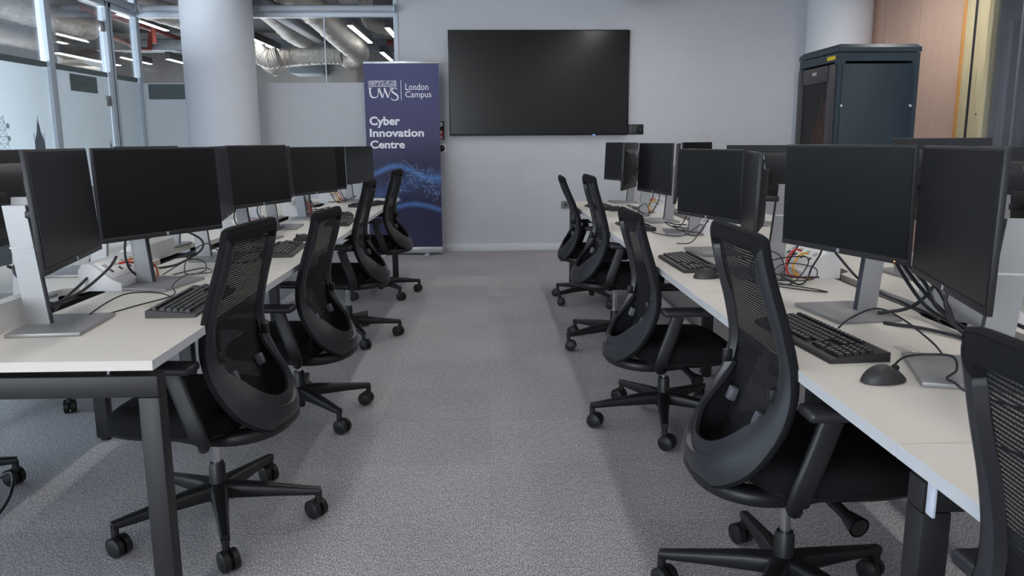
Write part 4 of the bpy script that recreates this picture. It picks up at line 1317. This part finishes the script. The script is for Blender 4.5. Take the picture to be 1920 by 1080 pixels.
def build_power():
    r = thing('power_module', '', 'socket box')
    L = .20
    prof = [(-.060, 0), (-.060, .030), (.040, .090), (.060, .085), (.060, 0)]
    n = len(prof)
    vs = [(x, -L, z) for x, z in prof] + [(x, L, z) for x, z in prof]
    MB().raw(vs, [tuple(range(n)), tuple(range(2 * n - 1, n - 1, -1))] + [(i, (i + 1) % n, n + (i + 1) % n, n + i) for i in range(n)]).obj('housing', 'module', r, smooth=False)
    sl = -math.atan2(.060, .100); rot = Matrix.Rotation(sl, 3, 'Y')
    c0 = Vector((-.010, 0, .060)); nn = Vector((math.sin(sl), 0, math.cos(sl)))
    f = MB().box(c0 + nn * .002, (.10, .37, .005), .0015, rot).obj('faceplate', 'socket_face', r)
    e = Vector((math.cos(sl), 0, -math.sin(sl)))
    b = MB()
    for k in range(3):
        yy = -.125 + k * .125
        b.box(c0 + nn * .004 + e * .022 + Vector((0, yy, 0)), (.014, .006, .004), 0, rot)
        for s in (-.011, .011):
            b.box(c0 + nn * .004 - e * .010 + Vector((0, yy + s, 0)), (.006, .010, .004), 0, rot)
    b.obj('socket_slot', 'socket_hole', f, smooth=False)
    return r
DM0 = build_module(); PM0 = build_power()
dms = [('white wedge data box at the first left seat with red and orange leads', -1.40, 3.06, 0), ('white wedge data box at the second left seat behind its monitor', -1.40, 4.62, 0),
       ('white wedge data box at the third left seat', -1.40, 5.98, 0), ('white wedge data box at the farthest left seat', -1.40, 7.25, 0),
       ('white wedge data box at the third right seat with red and yellow leads', 1.275, 3.16, PI), ('white wedge data box at the fourth right seat', 1.275, 4.62, PI),
       ('white wedge data box at the farthest right seat', 1.275, 5.95, PI), ('white data box on the outer left desk behind the first left monitor', -1.60, 3.75, PI),
       ('large white box behind the oblique right monitor', 1.46, 2.32, 0)]
for i, (lab, x, y, rz) in enumerate(dms):
    if i == 0: k_ = DM0; k_['label'] = lab; k_['group'] = 'data boxes'; k_.location = (x, y, DZ); k_.rotation_euler = (0, 0, rz)
    else: dup(DM0, lab, (x, y, DZ), rz, 'data boxes')
pms = [('white power socket strip at the left picture edge behind the silver post', -1.425, 2.22, 0), ('white power socket strip on the outer right desk', 1.60, 1.55, PI)]
for i, (lab, x, y, rz) in enumerate(pms):
    if i == 0: k_ = PM0; k_['label'] = lab; k_['group'] = 'power strips'; k_.location = (x, y, DZ); k_.rotation_euler = (0, 0, rz)
    else: dup(PM0, lab, (x, y, DZ), rz, 'power strips')

# ================================================================== cables
def cable(label, pts, r=.0035, mat='cable', name='cable', group='loose cables'):
    return tag(MB().tube(pts, r, 8, 8).obj(name, mat), label, 'cable', group)
z0 = DZ + .004
cable('thin keyboard lead in loops behind the near left keyboard', [(-1.05, 2.66, z0 + .01), (-1.10, 2.66, z0 + .03), (-1.17, 2.55, z0 + .045), (-1.22, 2.42, z0), (-1.15, 2.60, z0), (-1.10, 2.78, z0), (-1.13, 2.86, z0 + .02), (-1.14, 3.02, z0 + .03), (-1.10, 3.18, z0 + .015), (-1.16, 3.26, z0 + .02), (-1.22, 3.10, z0 + .02)], .0022)
cable('thin looped lead beside the first left silver post', [(-1.26, 3.10, z0 + .02), (-1.20, 3.22, z0 + .06), (-1.17, 3.30, z0 + .04), (-1.14, 3.22, z0 + .015), (-1.18, 3.12, z0 + .02), (-1.22, 3.28, z0 + .07), (-1.19, 3.42, z0 + .10), (-1.15, 3.50, z0 + .03), (-1.10, 3.52, z0), (-1.04, 3.60, z0)], .0024)
for k, (xo, yo) in enumerate(((0, 0), (.02, .03))):
    cable(['thick black lead hanging behind the first left facing monitor', 'second thick black lead hanging behind the first left facing monitor'][k],
          [(-1.33 + xo, 3.02 + yo, .98), (-1.35 + xo, 3.00 + yo, .88), (-1.34 + xo, 3.00 + yo, .80), (-1.31 + xo, 3.05 + yo, z0 + .01), (-1.36 + xo, 3.15 + yo, z0)], .0045)
cable('black lead sweeping in an arc right of the first left post', [(-1.30, 3.06, .90), (-1.26, 3.25, .92), (-1.22, 3.42, .86), (-1.25, 3.50, .80), (-1.33, 3.45, z0 + .01), (-1.40, 3.40, z0)], .0045)
cable('black lead dropping into the slot of the near left desk', [(-1.44, 2.42, .90), (-1.43, 2.55, .84), (-1.45, 2.62, .77), (-1.475, 2.70, .70), (-1.48, 2.75, .62)], .005)
cable('black lead from the white data box down the near left slot', [(-1.44, 2.93, .80), (-1.45, 2.86, .77), (-1.47, 2.74, .72), (-1.475, 2.66, .66), (-1.48, 2.60, .60)], .005)
cable('black lead curling under the nearest left monitor', [(-1.20, 2.60, .90), (-1.26, 2.66, .85), (-1.34, 2.62, .78), (-1.41, 2.50, z0 + .01), (-1.475, 2.46, .72), (-1.48, 2.45, .60)], .0045)
cable('black lead bundle at the left edge behind the post', [(-1.36, 2.42, .96), (-1.40, 2.38, .90), (-1.36, 2.36, .86), (-1.33, 2.40, .82), (-1.37, 2.46, .78), (-1.47, 2.50, .72)], .0045)
cable('red patch lead in the first left data box', [(-1.375, 2.99, DZ + .085), (-1.345, 3.01, DZ + .088), (-1.315, 3.05, DZ + .07), (-1.30, 3.08, DZ + .02), (-1.31, 3.14, z0)], .0042, 'cable_red', 'patch_lead')
cable('orange patch lead in the first left data box', [(-1.375, 3.06, DZ + .088), (-1.345, 3.07, DZ + .092), (-1.315, 3.10, DZ + .078), (-1.30, 3.14, DZ + .05), (-1.32, 3.20, z0)], .0042, 'cable_orange', 'patch_lead')
for j, (xb, ys_, s) in enumerate(((-1.375, (4.55, 5.95, 7.2), 1), (1.25, (3.10, 4.60, 5.92), -1))):
    for q, yy in enumerate(ys_):
        wl = ['second left', 'third left', 'farthest left'][q] if s > 0 else ['third right', 'fourth right', 'farthest right'][q]
        cable('red patch lead at the %s seat' % wl, [(xb, yy + .03, DZ + .088), (xb + s * .03, yy + .02, DZ + .095), (xb + s * .07, yy - .01, DZ + .06), (xb + s * .08, yy - .06, DZ + .01), (xb + s * .03, yy - .12, z0)], .0042, 'cable_red', 'patch_lead')
        cable('yellow patch lead at the %s seat' % wl, [(xb, yy - .04, DZ + .088), (xb + s * .035, yy - .05, DZ + .085), (xb + s * .06, yy - .05, DZ + .04), (xb + s * .055, yy - .08, DZ + .01), (xb + s * .02, yy - .13, z0)], .0042, 'cable_yellow' if s < 0 or q == 2 else 'cable_orange', 'patch_lead')
        # black leads in the gaps under the screens
        for h in range(3):
            yq = yy - .25 + h * .22
            xm = -1.33 if s > 0 else 1.20
            wh = ['left', 'middle', 'right'][h] if s > 0 else ['right', 'middle', 'left'][h]
            cable('black lead tangle at the %s seat, %s strand' % (wl, wh),
                  [(xm, yq, .93), (xm - s * .03, yq + .04, .86), (xm - s * .01, yq + .07, .79), (xm + s * .03, yq + .02, z0 + .01), (xm + s * .09, yq - .05, z0 + .01), (xm + s * .12, yq + .05, z0 + .03), (xm + s * .04, yq + .10, z0 + .01), (xm - s * .06, yq + .12, z0 + .005)], .0035)
# right bench, near seats
cable('black coil of thin cable in front of the third right data box', [(1.04, 2.86, z0), (1.00, 2.98, z0 + .02), (1.06, 3.08, z0 + .09), (1.13, 3.04, z0 + .08), (1.12, 2.96, z0 + .005), (1.02, 2.90, z0 + .005), (1.10, 2.82, z0 + .01), (1.16, 2.84, z0 + .10), (1.08, 3.02, z0 + .06), (1.03, 2.94, z0 + .01), (1.18, 2.86, z0 + .015), (1.22, 2.92, z0 + .05), (1.14, 3.02, z0 + .05), (1.06, 2.92, z0 + .005), (1.15, 2.72, z0 + .005), (1.17, 2.70, z0), (1.06, 2.80, z0), (0.98, 2.95, z0)], .0022)
cable('thick black lead sweeping from the third seat box behind the largest monitor', [(1.16, 2.72, .93), (1.20, 2.66, .86), (1.24, 2.60, .80), (1.27, 2.50, .77), (1.30, 2.40, .755), (1.35, 2.30, .72), (1.36, 2.25, .62)], .0045)
for k in range(5):
    o_ = k * .035
    cable(['first', 'second', 'third', 'fourth', 'fifth'][k] + ' thick black lead in the tangle behind the largest right monitor, counted from its post',
          [(1.24 + o_ * .3, 2.44 - o_, .94 - .02 * k), (1.27 + o_ * .3, 2.36 - o_, .84), (1.28 + .02 * (k % 2), 2.24 - o_ * .6, .775 + .006 * k), (1.30 - .01 * k, 2.10 - o_ * .5, .750 + .006 * (k % 3)), (1.35, 2.00 - .03 * k, .73), (1.36, 1.93 - .03 * k, .62)], .0055)
cable('black lead crossing the tangle behind the largest right monitor', [(1.16, 2.30, z0 + .012), (1.24, 2.28, z0 + .03), (1.33, 2.34, .80), (1.42, 2.44, .84)], .0055)
cable('black lead lying along the rear edge of the right desk', [(1.14, 2.22, z0), (1.20, 2.14, z0 + .004), (1.24, 2.06, z0 + .004), (1.27, 1.98, z0 + .004), (1.34, 1.94, .72)], .005)
cable('thin lead from the near right keyboard arching over the desk', [(0.945, 2.08, DZ + .025), (0.99, 2.11, DZ + .045), (1.05, 2.09, DZ + .075), (1.09, 2.03, DZ + .06), (1.12, 1.93, DZ + .02), (1.10, 1.83, z0), (1.07, 1.72, z0), (1.08, 1.62, z0)], .0027)
cable('thin lead from the near right mouse over the stand base', [(0.91, 1.725, DZ + .012), (0.95, 1.745, DZ + .035), (1.00, 1.73, DZ + .045), (1.03, 1.69, DZ + .05), (1.02, 1.655, DZ + .03), (0.985, 1.63, DZ + .02), (0.985, 1.60, DZ + .018), (1.0, 1.56, z0 + .002), (1.06, 1.45, z0)], .0027)
cable('thin lead of the second left keyboard', [(-1.07, 3.98, DZ + .022), (-1.12, 3.92, z0 + .01), (-1.16, 3.86, z0), (-1.10, 3.96, z0), (-1.19, 4.02, z0 + .01)], .0024)
cable('thin looped lead by the third left post', [(-1.22, 5.42, .90), (-1.20, 5.40, .80), (-1.15, 5.30, z0), (-1.10, 5.20, z0), (-1.12, 5.36, z0), (-1.18, 5.45, z0 + .01)], .0028)
cable('thin lead arching between third and fourth right seats', [(0.97, 4.05, z0), (1.02, 3.95, z0 + .02), (1.09, 4.02, z0 + .09), (1.10, 4.14, z0 + .08), (1.06, 4.30, z0 + .01), (0.98, 4.44, z0), (0.95, 4.6, z0)], .0026)
cable('thin looped lead at the far right seat', [(1.02, 5.80, z0), (1.06, 5.62, z0 + .05), (1.09, 5.50, z0 + .09), (1.10, 5.42, z0 + .02), (1.03, 5.50, z0 + .01), (1.0, 5.66, z0 + .02), (1.04, 5.9, z0)], .0026)
cable('orange lead coiled on the right desk seen through the nearest mesh chair', [(0.97, 1.30, z0), (1.00, 1.33, z0 + .01), (1.02, 1.27, z0 + .01), (0.99, 1.24, z0 + .01), (1.05, 1.20, z0), (1.10, 1.22, z0)], .004, 'cable_orange', 'patch_lead')
cable('dark lead on the right desk seen through the nearest mesh chair', [(0.88, 1.28, z0), (0.90, 1.22, z0), (0.95, 1.17, z0), (1.0, 1.12, z0)], .003)
cable('black lead looping on the carpet at the left picture edge', [(-1.87, 2.75, .005), (-1.74, 2.78, .09), (-1.67, 2.66, .06), (-1.69, 2.56, .008), (-1.78, 2.45, .006), (-1.95, 2.40, .006)], .006)
cable('black lead arching at the right picture edge beside the silver post', [(1.30, 1.98, .80), (1.33, 1.92, .80), (1.36, 1.85, .77), (1.38, 1.8, .70)], .0055)
# printed asset stickers on the desks
def sticker(label, x, y, rz):
    r = thing('asset_sticker', label, 'sticker', (x, y, DZ), rz, 'faint printed stickers on the desks')
    b = MB()
    for (cx_, cy_, dx, dy) in ((0, .02, .075, .002), (0, -.02, .075, .002), (-.037, 0, .002, .04), (.037, 0, .002, .04), (-.012, .006, .03, .003), (.018, -.005, .02, .012), (-.012, -.008, .025, .003)):
        b.box((cx_, cy_, .0006), (dx, dy, .0010))
    b.obj('print', 'pencil', r, smooth=False)
    return r
sticker('faint outlined sticker on the near left desk beside the keyboard', -1.10, 2.62, PI / 2)
sticker('faint outlined sticker on the right desk behind the near mouse', 1.06, 1.93, -PI / 2)
